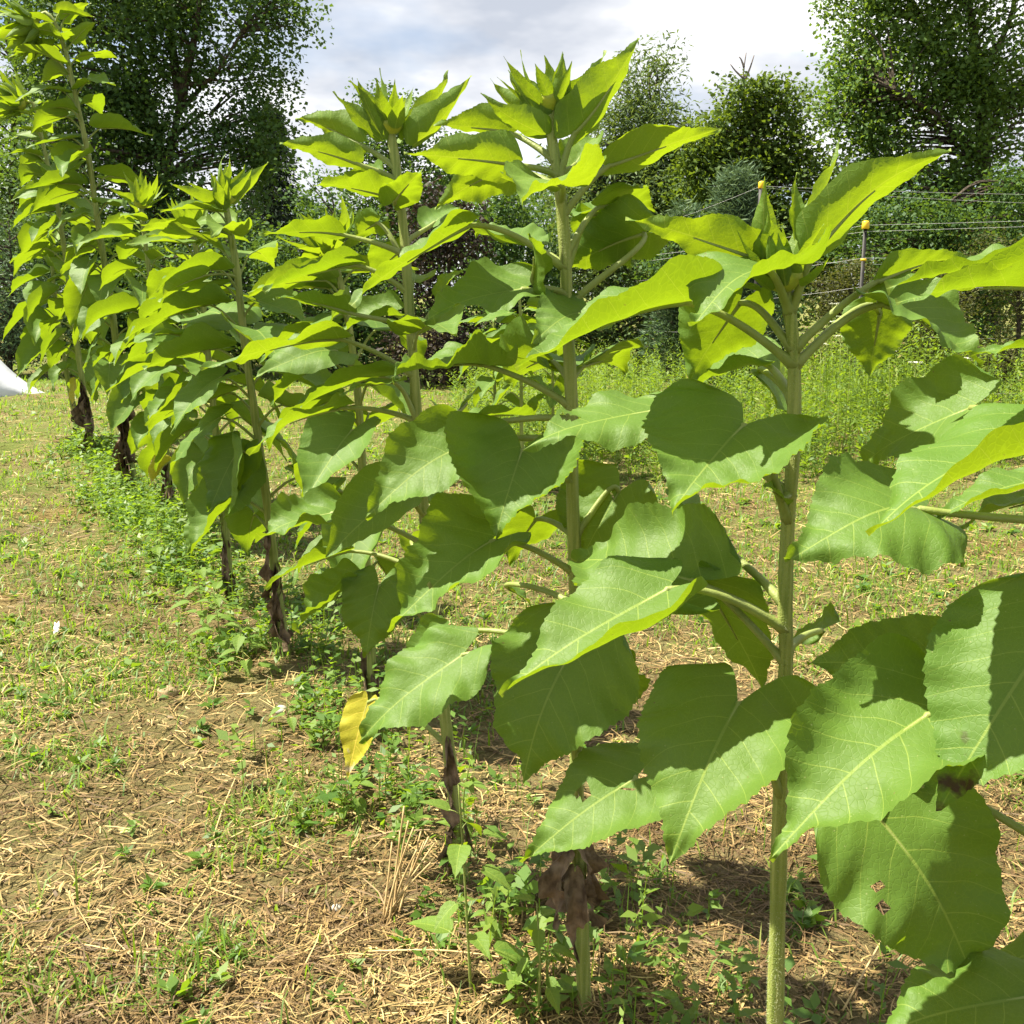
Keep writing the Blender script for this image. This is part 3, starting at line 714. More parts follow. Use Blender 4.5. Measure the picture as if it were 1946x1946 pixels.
P3.leaf(560, (668, 500, -0.02), (498, 552, -0.10), w=0.55, k=-0.10, fold=0.3, droop=0.4, rows=HR, cols=HC)
P3.leaf(520, (760, 470, 0.1), (700, 530, 0.2), w=0.9, k=-0.4, rows=30, cols=11)
P3.leaf(620, (660, 590, -0.02), (520, 560, -0.08), w=0.5, k=-0.4, fold=0.3, droop=0.4, rows=HR, cols=HC)
P3.leaf(610, (735, 590, 0.05), (640, 630, 0.06), w=0.85, k=0.35, rows=HR, cols=HC)
P3.leaf(700, (640, 640, -0.05), (380, 700, -0.22), w=0.5, k=-0.25, fold=0.25, droop=0.4, rows=HR, cols=HC)
P3.leaf(650, (830, 560, 0.0), (870, 510, -0.04), w=0.7, k=0.5, rows=30, cols=11)
P3.leaf(790, (740, 720, -0.06), (640, 745, -0.14), w=0.7, k=0.05, droop=0.4, rows=HR, cols=HC)
P3.leaf(800, (640, 770, 0.0), (470, 860, -0.10), w=0.6, k=-0.1, fold=0.3, rows=HR, cols=HC)
P3.leaf(860, (880, 760, 0.12), (840, 840, 0.2), w=1.0, k=0.4, rows=30, cols=11)
P3.leaf(1030, (625, 968, 0.0), (482, 1025, -0.08), w=0.85, k=0.25, fold=0.2, droop=0.5, rows=HR, cols=HC, rip=0.09)
P3.leaf(1090, (655, 1040, 0.05), (500, 1112, -0.02), w=0.5, k=-0.15, fold=0.3, droop=0.5, rows=HR, cols=HC)
P3.leaf(1200, (715, 1105, 0.0), (690, 1240, -0.06), w=1.0, k=0.5, fold=0.35, droop=0.4, rows=HR, cols=HC, rip=0.08)
P3.leaf(1160, (660, 1105, 0.04), (556, 1190, 0.0), w=0.75, k=0.25, fold=0.4, rows=HR, cols=HC, rip=0.09)
fill(P3, 6, 0.45, 0.80, 0.23, b=0.1, start=2.0, pet=0.0045)
P3.leaf(1400, (694, 1325, 0.08), (655, 1472, 0.05), w=0.56, k=0.6, fold=0.2, droop=0.25, rows=HR, cols=HC, mat='yellow', rip=0.03, curl=(0.1, 0.0))
P3.dead(0.13, 3, 0.15)

# --- fourth plant: a little behind the row, with a yellowing lower leaf
P4 = Sunflower('fourth sunflower from the right, shorter, its opening head half hidden by leaves',
               [(632, 478), (652, 560), (670, 667), (684, 802), (694, 1037), (704, 1190), (707, 1340)], 3.30, 0.0165, 0.0100, sides=14)
P4.bud(0.075, (-0.1, -0.5, 0.8), 18)
fill(P4, 20, 0.32, 0.96, 0.275, b=0.6, start=0.7)
P4.dead(0.10, 3, 0.18)

P5 = Sunflower('fifth sunflower from the right, dark withered leaves clinging to its lower stem',
               [(428, 385), (436, 430), (451, 521), (464, 644), (484, 788), (505, 936), (525, 1105), (545, 1260)], 3.78, 0.0185, 0.0115, sides=14)
P5.bud(0.065, (0.1, 0, 1), 9)
crown(P5, [(410, 385, 322, 345, -0.1, 0.42), (415, 372, 395, 318, -0.05, 0.4), (428, 365, 433, 290, 0.0, 0.36), (440, 385, 505, 305, 0.05, 0.44), (420, 395, 405, 330, -0.1, 0.5)], k=-0.45)
P5.leaf(440, (372, 432, 0.0), (262, 438, -0.1), w=0.46, k=-0.4, mat='young')
P5.leaf(520, (385, 520, -0.1), (300, 570, -0.2), w=0.6, k=-0.5, mat='young')
fill(P5, 23, 0.30, 0.95, 0.295, b=0.65, start=1.7)
P5.leaf(930, (450, 850, -0.05), (395, 965, -0.1), w=1.1, k=0.6, droop=0.4)
P5.dead(0.10, 5, 0.24); P5.dead(0.17, 3, 0.2)

P6 = Sunflower('sixth sunflower from the right with brown shrivelled leaves round its stem base',
               [(366, 440), (372, 471), (383, 555), (400, 718), (410, 819), (427, 987), (440, 1150)], 4.54, 0.018, 0.011, sides=12)
P6.bud(0.07, (-0.3, -0.2, 1), 14)
fill(P6, 23, 0.30, 0.97, 0.29, b=0.65, start=0.2, rows=26, cols=9)
P6.leaf(1060, (395, 960, 0.0), (352, 1045, -0.05), w=0.8, k=0.4, fold=0.5)
P6.dead(0.13, 6, 0.26)

P7 = Sunflower('seventh sunflower from the right, a small yellow leaf near its foot',
               [(350, 560), (352, 700), (357, 835), (370, 960), (378, 1050)], 5.6, 0.017, 0.011, sides=12)
P7.bud(0.07, (0, -0.3, 1), 12)
fill(P7, 19, 0.32, 0.98, 0.29, b=0.4, start=1.1, rows=24, cols=9)
P7.leaf(850, (318, 872, -0.1), (282, 918, -0.1), w=0.7, k=-0.4, mat='yellow', fold=0.5)
P7.dead(0.12, 3, 0.24)

P8 = Sunflower('eighth sunflower from the right with a small pointed bud below the tall pair',
               [(268, 392), (272, 430), (286, 538), (303, 694), (316, 852), (330, 1000)], 6.2, 0.019, 0.012, sides=12)
P8.bud(0.09, (0.15, 0, 1), 14)
crown(P8, [(262, 385, 205, 352, -0.1, 0.42), (270, 380, 275, 330, -0.05, 0.4), (278, 385, 305, 345, 0.05, 0.44)], k=-0.45)
fill(P8, 24, 0.28, 0.96, 0.30, b=0.65, start=2.6, rows=24, cols=9)
P8.dead(0.10, 4, 0.3)

P9 = Sunflower('tallest sunflower at far left, its spiky head nodding from a hooked stem',
               [(70, 50), (74, 32), (86, 24), (100, 36), (112, 62), (125, 100), (145, 188), (168, 296), (185, 414), (202, 521), (215, 605), (235, 800), (262, 955)], 6.93, 0.026, 0.012, sides=14, n=90)
P9.bud(0.12, (-0.75, -0.35, -0.35), 26, rows=12, cols=5)
fill(P9, 40, 0.22, 0.94, 0.30, b=0.65, start=0.5, rows=24, cols=9, pet=0.006)
P9.leaf(60, (121, 36, 0.0), (172, 5, 0.0), w=0.55, k=-0.45, mat='young')
P9.leaf(95, (138, 78, 0.0), (184, 42, 0.0), w=0.5, k=-0.45, mat='young')
P9.leaf(70, (108, 62, -0.05), (35, 52, -0.1), w=0.5, k=-0.45, mat='young')
P9.dead(0.12, 6, 0.42); P9.dead(0.17, 4, 0.35)

P10 = Sunflower('second tallest sunflower at far left edge, spiky green head leaning left',
                [(45, 200), (56, 193), (66, 205), (87, 296), (108, 387), (124, 488), (148, 667), (165, 780), (178, 875)], 8.76, 0.027, 0.013, sides=12)
P10.bud(0.13, (-0.7, -0.3, 0.3), 26, rows=12, cols=5)
fill(P10, 35, 0.22, 0.95, 0.315, b=0.6, start=1.9, rows=22, cols=9, pet=0.006)
P10.leaf(740, (142, 715, -0.1), (140, 772, -0.1), w=0.42, k=0.5, mat='yellow')
P10.dead(0.12, 5, 0.45)

P11 = Sunflower('farthest sunflower of the row, mostly hidden behind the tall pair',
                [(95, 470), (105, 560), (125, 700), (140, 780), (150, 838)], 9.9, 0.024, 0.013, sides=12)
P11.bud(0.12, (-0.3, -0.3, 0.8), 14, rows=12, cols=5)
fill(P11, 20, 0.28, 0.96, 0.42, b=0.3, start=0.9, rows=22, cols=9, pet=0.006)
P11.dead(0.12, 3, 0.4)

# --- younger sunflowers of another row, seen between the nearer plants
for i, (x, yt, Y, lab) in enumerate([(935, 560, 7.4, 'small young sunflower of the back row, left of the three'),
                                     (985, 545, 7.0, 'small young sunflower of the back row, middle of the three'),
                                     (1045, 575, 7.8, 'small young sunflower of the back row, right of the three')]):
    g0 = at(x, 700, Y)
    q = Sunflower(lab, [(x, yt), (x + 4, yt + 60), (x + 6, 800), (x + 8, 880)], Y, 0.014, 0.009, sides=10, n=30)
    q.root['group'] = 'young sunflowers behind the row'
    q.bud(0.05, (0, 0, 1), 9, rows=10, cols=5)
    fill(q, 14, 0.45, 0.98, 0.24, b=0.1, start=i, rows=18, cols=7)
# ------------------------------------------------------------------ ground cover
def polar(n, r0, r1, amax):
    r = np.exp(rng.uniform(math.log(r0), math.log(r1), n)); a = rng.uniform(-amax, amax, n)
    return r * np.sin(a), r * np.cos(a), r
def lying(x, y, L, W, lift, tilt):
    """flat bent straws lying about"""
    n = len(x); a = rng.uniform(0, 6.2832, n); b = a + rng.normal(0, 0.22, n)
    e = np.stack([np.cos(a), np.sin(a)], -1); e2 = np.stack([np.cos(b), np.sin(b)], -1)
    z0 = gz(x, y) + lift
    p0 = np.stack([x, y, z0], -1)
    p1 = p0 + np.concatenate([e * L[:, None] * 0.5, (np.sin(tilt) * L * 0.5)[:, None]], 1)
    p2 = p1 + np.concatenate([e2 * L[:, None] * 0.5, (np.sin(tilt * 0.3) * L * 0.5)[:, None]], 1)
    for p in (p1, p2):
        gzz = gz(p[:, 0], p[:, 1]) + 0.002; p[:, 2] = np.maximum(p[:, 2], gzz)
    s = np.stack([-np.sin(a), np.cos(a), rng.normal(0, 0.4, n)], -1) * W[:, None] * 0.5
    V = np.stack([p0 - s, p0 + s, p1 - s, p1 + s, p2 - s * 0.7, p2 + s * 0.7], 1).reshape(-1, 3)
    b0 = np.arange(n)[:, None] * 6
    Q = np.concatenate([b0 + np.array([[0, 1, 3, 2]]), b0 + np.array([[2, 3, 5, 4]])], 1).reshape(-1, 4)
    return V, Q
def standing(x, y, z, H, W, lean, a):
    """curved grass blades"""
    n = len(x); e = np.stack([np.cos(a), np.sin(a), 0 * a], -1); s = np.stack([-np.sin(a), np.cos(a), 0 * a], -1) * W[:, None] * 0.5
    p0 = np.stack([x, y, z], -1); up = np.array([0, 0, 1.0])
    l = lean[:, None]; h = H[:, None]
    p1 = p0 + h * 0.5 * (up * np.cos(l * 0.5) + e * np.sin(l * 0.5)); p2 = p1 + h * 0.5 * (up * np.cos(l * 1.4) + e * np.sin(l * 1.4))
    V = np.stack([p0 - s, p0 + s, p1 - s * 0.9, p1 + s * 0.9, p2 - s * 0.12, p2 + s * 0.12], 1).reshape(-1, 3)
    b0 = np.arange(n)[:, None] * 6
    Q = np.concatenate([b0 + np.array([[0, 1, 3, 2]]), b0 + np.array([[2, 3, 5, 4]])], 1).reshape(-1, 4)
    return V, Q
def diamonds(P, dirv, nrmv, L, W, fold=0.18):
    """one folded leaf per row: base P, direction, normal"""
    side = np.cross(dirv, nrmv); side /= np.linalg.norm(side, axis=1)[:, None] + 1e-9
    nn = np.cross(side, dirv)
    L_, W_ = L[:, None], W[:, None]
    m = P + dirv * L_ * 0.42 + nn * W_ * fold
    V = np.stack([P, m - side * W_ * 0.5, P + dirv * L_, m + side * W_ * 0.5], 1).reshape(-1, 3)
    Q = np.arange(len(P) * 4).reshape(-1, 4)
    return V, Q
def rep(a, k): return np.repeat(a, k)
def unit(n): v = rng.normal(0, 1, (n, 3)); return v / np.linalg.norm(v, axis=1)[:, None]

# straw mulch
x, y, r = polar(155000, 0.9, 16, 0.95)
keep = rng.random(len(x)) < np.clip(0.55 + 1.2 * (fbm(x, y, 1.6, 3) - 0.35) + 1.6 * (fbm(x, y, 7.0, 13) - 0.5), 0.12, 1)
x, y, r = x[keep], y[keep], r[keep]; n = len(x)
L = rng.gamma(2.2, 0.018, n) + 0.012 + 0.004 * r; W = rng.uniform(0.0011, 0.0026, n) * (1 + 0.16 * r)
V, Q = lying(x, y, np.minimum(L, 0.2), W, rng.uniform(0.001, 0.016, n), rng.normal(0.03, 0.20, n))
tone = np.clip(0.29 + 0.03 * np.clip(r - 2, 0, 4) + 0.30 * rng.normal(0, 1, n) + 1.1 * (fbm(x, y, 2.3, 31) - 0.5), 0, 1)
o = mesh_obj('straw_litter', V, Q, MAT['straw'], smooth=False, attr=rep(tone, 6))
tag(o, 'dry brown straw litter strewn over the bare soil', kind='stuff')

# broken crumbs of straw and soil
x, y, r = polar(40000, 0.9, 9, 0.95); n = len(x)
V, Q = lying(x, y, rng.uniform(0.006, 0.020, n) * (1 + 0.1 * r), rng.uniform(0.002, 0.006, n) * (1 + 0.1 * r), rng.uniform(0.001, 0.010, n), rng.normal(0.05, 0.35, n))
o = mesh_obj('straw_crumbs', V, Q, MAT['straw'], smooth=False, attr=rep(np.clip(0.30 + 0.35 * rng.normal(0, 1, n), 0, 1), 6))
tag(o, 'broken crumbs of straw and chaff between the longer straws', kind='stuff')

# mown grass in patches
def green_mask(x, y):
    r = np.hypot(x, y); d = row_dist(x, y)
    thr = 0.645 - 0.32 * np.clip((r - 1.9) / 3.8, 0, 1)
    thr = thr - 0.08 * (d > 0.25)
    return np.clip((fbm(x, y, 1.5, 71) * 0.7 + fbm(x, y, 6.0, 44) * 0.3 - thr) / 0.10, 0, 1)
x, y, r = polar(185000, 0.9, 26, 0.95)
keep = rng.random(len(x)) < 0.05 + 0.95 * green_mask(x, y)
x, y, r = x[keep], y[keep], r[keep]; n = len(x)
H = rng.gamma(4, 0.011, n) + 0.015 + 0.002 * r; W = rng.uniform(0.0018, 0.0045, n) * (1 + 0.18 * r)
V, Q = standing(x, y, gz(x, y) - 0.004, H, W, np.abs(rng.normal(1.15, 0.45, n)), rng.uniform(0, 6.28, n))
tone = np.clip(0.42 + 0.24 * rng.normal(0, 1, n) + 0.6 * (fbm(x, y, 3, 8) - 0.5), 0, 1)
o = mesh_obj('grass', V, Q, MAT['grass'], smooth=False, attr=rep(tone, 6))
tag(o, 'patchy short green grass growing through the straw', kind='stuff')

# low broad-leaved weeds: rosettes in the open, a thick fringe along the row
x1, y1, r1 = polar(5200, 0.9, 20, 0.95)
k1 = rng.random(len(x1)) < 0.10 + 0.6 * green_mask(x1, y1)
x1, y1 = x1[k1], y1[k1]
tt = rng.uniform(-0.1, 1.05, 2600) ** 1.0
dx = nrm([-3.62 - 0.415, 8.76 - 1.40])
off = rng.normal(-0.02, 0.15, len(tt)); sl = tt * 8.4
x2 = 0.415 + dx[0] * sl + dx[1] * off; y2 = 1.40 + dx[1] * sl - dx[0] * off
k2 = (y2 > 0.9) & (rng.random(len(x2)) < np.clip(fbm(x2, y2, 2.2, 77) * 2.2 - 0.55, 0.05, 1) * np.clip((y2 - 1.2) / 1.6, 0.25, 1)); x2, y2 = x2[k2], y2[k2]
SX = np.concatenate([x1, x2]); SY = np.concatenate([y1, y2]); n = len(SX)
hgt = np.concatenate([rng.uniform(0.01, 0.04, len(x1)), rng.gamma(3, 0.035, len(x2)) + 0.03])
kl = 11
P0_ = np.stack([SX, SY, gz(SX, SY)], -1)
f = np.tile(np.linspace(0.15, 1, kl), n); hh = rep(hgt, kl)
ang = rng.uniform(0, 6.28, n * kl)
leanx = rep(rng.normal(0, 0.25, n), kl); leany = rep(rng.normal(0, 0.25, n), kl)
P = np.repeat(P0_, kl, 0); P[:, 2] += f * hh; P[:, 0] += leanx * f * hh; P[:, 1] += leany * f * hh
dv = np.stack([np.cos(ang), np.sin(ang), rng.uniform(-0.2, 0.7, n * kl)], -1); dv /= np.linalg.norm(dv, axis=1)[:, None]
nv = np.array([[0, 0, 1.0]]) + 0.4 * rng.normal(0, 1, (n * kl, 3))
Ls = rng.uniform(0.014, 0.040, n * kl) * rep(rng.uniform(0.7, 1.4, n), kl) * (1 + 0.05 * np.hypot(P[:, 0], P[:, 1]))
V1, Q1 = diamonds(P, dv, nv, Ls, Ls * rep(rng.uniform(0.28, 0.6, n), kl))
j = Join(); j.V.append(V1); j.Q.append(Q1); j.A.append(rep(np.clip(rep(rng.random(n), kl) + 0.15 * rng.normal(0, 1, n * kl), 0, 1), 4)); j.n = len(V1)
tall = hgt > 0.05
V2, Q2 = standing(SX[tall], SY[tall], P0_[tall, 2], hgt[tall], np.full(tall.sum(), 0.003), np.hypot(0.1, 0.1) + 0 * hgt[tall], rng.uniform(0, 6.28, tall.sum()))
j.V.append(V2); j.Q.append(Q2 + j.n); j.A.append(np.full(len(V2), 0.5))
o = j.build('low_weeds', MAT['weedleaf'], smooth=False)
tag(o, 'low leafy green weeds fringing the foot of the sunflower row', kind='stuff')

# meadow of tall weeds behind the mown strip
n = 5200
mx = rng.uniform(-1.5, 11, n); my = 7.3 + rng.gamma(1.6, 2.2, n)
edge = 7.2 + 0.10 * mx + 0.5 * fbm(mx, my, 0.9, 61)
kk = (my > edge) & (my < 19) & (mx > -0.6 + 0.02 * (my - 7)) & (rng.random(n) < np.clip(fbm(mx, my, 0.8, 23) * 2.6 - 0.5, 0.1, 1))
mx, my = mx[kk], my[kk]; n = len(mx)
mh = (0.22 + 0.42 * np.exp(-((mx - 3.3) / 1.1) ** 2) * (my < 10.5) + 0.45 * fbm(mx, my, 0.55, 90) + rng.uniform(0, 0.22, n)) * np.clip((my - edge[kk]) / 1.0 + 0.45, 0, 1.15)
kl = 26
f = np.tile(np.linspace(0.12, 1, kl), n); hh = rep(mh, kl)
lx, ly = rep(rng.normal(0, 0.16, n), kl), rep(rng.normal(0, 0.16, n), kl)
P = np.stack([rep(mx, kl) + lx * f * hh, rep(my, kl) + ly * f * hh, rep(gz(mx, my), kl) + f * hh], -1)
ang = rng.uniform(0, 6.28, n * kl)
dv = np.stack([np.cos(ang), np.sin(ang), rng.uniform(0.0, 0.9, n * kl)], -1); dv /= np.linalg.norm(dv, axis=1)[:, None]
Ls = rng.uniform(0.05, 0.11, n * kl) * (1.15 - 0.6 * f)
V1, Q1 = diamonds(P, dv, np.array([[0, 0, 1.0]]) + 0.3 * rng.normal(0, 1, (n * kl, 3)), Ls, Ls * rep(rng.uniform(0.14, 0.4, n), kl))
j = Join(); j.V.append(V1); j.Q.append(Q1)
tn = np.clip(0.15 + 0.75 * fbm(mx, my, 0.9, 55) + 0.15 * rng.normal(0, 1, n), 0, 0.97); tn[rng.random(n) < 0.015] = 1.0
j.A.append(rep(rep(tn, kl), 4)); j.n = len(V1)
V2, Q2 = standing(mx, my, gz(mx, my), mh, np.full(n, 0.006), np.full(n, 0.1), rng.uniform(0, 6.28, n))
j.V.append(V2); j.Q.append(Q2 + j.n); j.A.append(np.full(len(V2), 0.5))
o = j.build('meadow', MAT['meadow'], smooth=False)
tag(o, 'tangle of tall yellow-green meadow weeds behind the mown strip', kind='stuff')

# ------------------------------------------------------------------ weeds one can pick out, by the stems
def wleaf_mesh():
    SS, TT, xx, yy = leaf_grid(16, 7, 0.55, 0.05, seed=4, serr=0.10)
    zz = 0.25 * np.abs(xx) - 0.28 * yy ** 2
    idx = np.arange(16 * 7).reshape(16, 7)
    Qw = np.stack([idx[:-1, :-1], idx[:-1, 1:], idx[1:, 1:], idx[1:, :-1]], -1).reshape(-1, 4)
    return np.stack([xx, yy, zz], -1).reshape(-1, 3), Qw, np.stack([xx, yy], -1).reshape(-1, 2)
WV, WQ, WUV = wleaf_mesh()
wl_me = None
def weed(label, bx, by, tx, ty, leaf=0.05, nl=9, mat='young', droop=0.5):
    global wl_me
    B = ground_at(bx, by); B[2] = float(gz(B[0], B[1])); Tt = at(tx, ty, B[1])
    root = thing('weed_plant', label, 'weed', B, 'tall weeds at the foot of the row')
    mid = (B + Tt) / 2 + np.array([rng.normal(0, 0.012), rng.normal(0, 0.012), 0])
    path = smooth_path([B - np.array([0, 0, 0.02]), mid, Tt], 16)
    Vt, Qt = tube(path, np.linspace(0.0032, 0.0014, 16), 6)
    mesh_obj('stem', Vt - B, Qt, MAT['petiole'], root)
    for i in range(nl):
        q = 0.22 + 0.78 * i / (nl - 1); p = path[min(15, int(q * 15))]
        az = i * 2.4 + rng.uniform(0, 0.6); el = rng.uniform(-0.9, 0.2) * droop * 1.6 + 0.5 * (q > 0.9)
        pl = leaf * rng.uniform(0.3, 0.7) * (1.25 - q * 0.7)
        d = np.array([math.cos(az) * math.cos(el), math.sin(az) * math.cos(el), math.sin(el)])
        hb = np.array([math.cos(az), math.sin(az), 0.5]); b2 = p + nrm(hb) * pl
        s = leaf * rng.uniform(0.75, 1.2) * (1.2 - 0.55 * q)
        if wl_me is None:
            o = mesh_obj('leaf', WV, WQ, MAT[mat], root, uv=WUV); wl_me = o.data
        else:
            o = bpy.data.objects.new('leaf', wl_me); col.objects.link(o); o.parent = root
        sx = nrm(np.cross(d, [0, 0, 1])); nz = np.cross(sx, d)
        mt = Matrix(((sx[0], d[0], nz[0], b2[0] - B[0]), (sx[1], d[1], nz[1], b2[1] - B[1]), (sx[2], d[2], nz[2], b2[2] - B[2]), (0, 0, 0, 1)))
        o.matrix_local = mt @ Matrix.Scale(s, 4)
        Vt, Qt = tube(np.array([p, (p + b2) / 2 + [0, 0, 0.002], b2]), [0.0012, 0.001, 0.0009], 4)
        o2 = mesh_obj('leaf_stalk', Vt - B, Qt, MAT['petiole'], root)
weed('tallest weed, slender pale stem with drooping leaves, left of the bare brown stem', 896, 1905, 871, 1490, 0.085, 11)
weed('bushy weed with round yellowish lower leaf at the bottom picture edge', 1022, 1952, 1020, 1715, 0.06, 10)
weed('thin weed just right of the bushy one at the bottom edge', 1042, 1945, 1036, 1800, 0.045, 7)
weed('short leafy weed top behind the tallest weed', 899, 1640, 894, 1445, 0.06, 8)
weed('low weed with pale leaves between the tallest weed and the bushy one', 930, 1790, 935, 1700, 0.05, 9)
weed('bright upright weed below the curled leaf near the sixth sunflower', 392, 1215, 372, 1050, 0.09, 14, droop=0.1)
weed('bright upright weed beside the brown withered stem base', 420, 1260, 405, 1120, 0.09, 13, droop=0.1)
weed('narrow-leaved weed left of the fifth sunflower stem', 470, 1300, 452, 1165, 0.08, 12, droop=0.2)
weed('weed with one long yellow-green leaf beside the grey stone', 560, 1395, 545, 1330, 0.07, 7, droop=0.3)
weed('spindly weed standing between the eighth and sixth sunflower', 300, 1090, 296, 960, 0.09, 10, droop=0.2)
weed('leafy weed under the yellow hanging leaf', 690, 1545, 668, 1478, 0.07, 8)

# clump of dry stubble
B = ground_at(748, 1740); B[2] = float(gz(B[0], B[1]))
root = thing('stubble_clump', 'fan of dry pale straw stubble left of the tallest weed', 'stubble', B)
for tx, ty, d in [(768, 1532, .02), (776, 1560, .05), (786, 1572, 0), (800, 1580, .06), (806, 1600, .02), (815, 1590, .08), (826, 1602, .04), (760, 1580, .08), (792, 1615, -.03), (745, 1600, .03), (818, 1640, -.02)]:
    b0 = B + np.array([rng.normal(0, 0.02), rng.normal(0, 0.02), -0.01]); t0 = at(tx, ty, B[1] + d)
    Vt, Qt = tube(smooth_path([b0, (b0 + t0) / 2 + rng.normal(0, 0.006, 3), t0], 8), np.linspace(0.0028, 0.0020, 8), 6)
    mesh_obj('stalk', Vt - B, Qt, MAT['stalk'] if 'stalk' in MAT else MAT.setdefault('stalk', simple('dry_stalk', (0.33, 0.22, 0.09), (0.52, 0.40, 0.20), 30, 0.6, 0.3)), root)
# single long straws
for lab, (xa, ya), (xb, yb) in [('long pale straw lying on open ground left of the row', (449, 1478), (395, 1626)),
                                ('thin bent straw pointing at the stubble clump', (580, 1552), (425, 1600)),
                                ('grey dry stalk lying across the weeds in the lower middle', (700, 1815), (985, 1850)),
                                ('long straw slanting on the ground right of the nearest stem', (1760, 1650), (1600, 1940))]:
    a, b = ground_at(xa, ya), ground_at(xb, yb); a[2] = gz(a[0], a[1]) + 0.012; b[2] = gz(b[0], b[1]) + 0.008
    c = (a + b) / 2 + np.array([0, 0, 0.012]); c[2] = max(c[2], gz(c[0], c[1]) + 0.01)
    Vt, Qt = tube(smooth_path([a, c, b], 10), 0.0022, 6)
    o = mesh_obj('straw', Vt - a, Qt, MAT['stalk']); o.location = a
    tag(o, lab, 'straw', 'long loose straws')
# stones and litter
def stone(label, px, py, s, mat):
    B = ground_at(px, py); B[2] = gz(B[0], B[1]) + s * 0.25
    nu, nv_ = 14, 9; V = []
    for i in range(nv_):
        th = math.pi * i / (nv_ - 1)
        for k in range(nu):
            ph = 2 * math.pi * k / nu; d = np.array([math.sin(th) * math.cos(ph), math.sin(th) * math.sin(ph), math.cos(th) * 0.7])
            V.append(d * s * (0.85 + 0.35 * vnoise(d[0] * 1.4 + 3, d[1] * 1.4 + d[2], 1.0, int(px))))
    idx = np.arange(nu * nv_).reshape(nv_, nu)
    Qs = np.stack([idx[:-1], np.roll(idx[:-1], -1, 1), np.roll(idx[1:], -1, 1), idx[1:]], -1).reshape(-1, 4)
    o = mesh_obj('stone', np.array(V), Qs, mat); o.location = B
    tag(o, label, 'stone')
MAT['stone'] = simple('stone', (0.30, 0.27, 0.22), (0.46, 0.43, 0.37), 60, 0.85, 0.3, 0.5, 0.004)
MAT['clod'] = simple('soil_clod', (0.22, 0.16, 0.085), (0.36, 0.29, 0.17), 90, 0.95, 0.1, 0.9, 0.006)
stone('small grey stone at the edge of the weeds left of the yellow leaf', 534, 1368, 0.022, MAT['stone'])
stone('crumbly pale soil lump on the bare ground left of the weeds', 318, 1318, 0.040, MAT['clod'])
stone('tiny pale stone near the stubble clump', 640, 1722, 0.012, MAT['stone'])
MAT['paper'] = simple('white_scrap', (0.75, 0.75, 0.74), (0.85, 0.85, 0.84), 20, 0.6, 0.3)
B = ground_at(108, 1200); B[2] = gz(B[0], B[1]) + 0.01
gv = []
for i in range(9):
    for k in range(5):
        u, v = i / 8 - 0.5, k / 4 - 0.5
        gv.append([v * 0.022 * (1 - 1.2 * u * u) + 0.02 * u, -u * 0.06 + v * 0.008, 0.016 - u * 0.03 + 0.007 * math.sin(4 * v + 3 * u)])
idx = np.arange(45).reshape(9, 5)
o = mesh_obj('plastic_scrap', np.array(gv), np.stack([idx[:-1, :-1], idx[:-1, 1:], idx[1:, 1:], idx[1:, :-1]], -1).reshape(-1, 4), MAT['paper'])
o.location = B
sm = o.modifiers.new('thickness', 'SOLIDIFY'); sm.thickness = 0.001
tag(o, 'small white curled scrap lying on the straw at far left', 'litter')
# ------------------------------------------------------------------ trees and shrubs of the background
MAT['bark'] = simple('bark', (0.035, 0.028, 0.022), (0.11, 0.09, 0.07), 9, 0.95, 0.1, 0.8, 0.05, stretch=(4, 4, 1))
MAT['twig'] = simple('bare_twig', (0.12, 0.10, 0.09), (0.22, 0.19, 0.17), 9, 0.9, 0.1)
MAT['dark'] = rnd_leafy('cottonwood_leaves', [(0.0297, 0.0660, 0.0207), (0.0495, 0.1034, 0.0287), (0.0759, 0.1375, 0.0345)], (0.1650, 0.2750, 0.0218), 0.30, 0.6, 0.2)
MAT['mid'] = rnd_leafy('poplar_leaves', [(0.0484, 0.0972, 0.0238), (0.0766, 0.1463, 0.0333), (0.1159, 0.1889, 0.0452)], (0.2570, 0.3898, 0.0298), 0.34, 0.6, 0.2)
MAT['narrow'] = rnd_leafy('willow_leaves', [(0.0517, 0.0885, 0.0310), (0.0794, 0.1288, 0.0403), (0.1150, 0.1656, 0.0575)], (0.2300, 0.3162, 0.0425), 0.30, 0.6, 0.2)
MAT['lime'] = rnd_leafy('light_tree_leaves', [(0.0377, 0.0752, 0.0145), (0.0641, 0.1108, 0.0196), (0.1018, 0.1513, 0.0279)], (0.2037, 0.2937, 0.0186), 0.36, 0.6, 0.2)
MAT['needle'] = rnd_leafy('pine_needles', [(0.0468, 0.0936, 0.0468), (0.0780, 0.1332, 0.0660), (0.1092, 0.1644, 0.0780)], (0.1560, 0.2340, 0.0780), 0.22, 0.6, 0.2)
MAT['spruce'] = rnd_leafy('spruce_needles', [(0.014, 0.030, 0.016), (0.022, 0.044, 0.022), (0.034, 0.058, 0.028)], (0.05, 0.08, 0.02), 0.15, 0.6, 0.2)
MAT['purple'] = rnd_leafy('purple_leaves', [(0.018, 0.014, 0.011), (0.028, 0.022, 0.016), (0.042, 0.034, 0.022)], (0.05, 0.035, 0.02), 0.25, 0.6, 0.2)
MAT['olive'] = rnd_leafy('olive_shrub_leaves', [(0.0375, 0.0450, 0.0135), (0.0600, 0.0675, 0.0180), (0.0900, 0.0938, 0.0263)], (0.1500, 0.1650, 0.0225), 0.32, 0.6, 0.2)

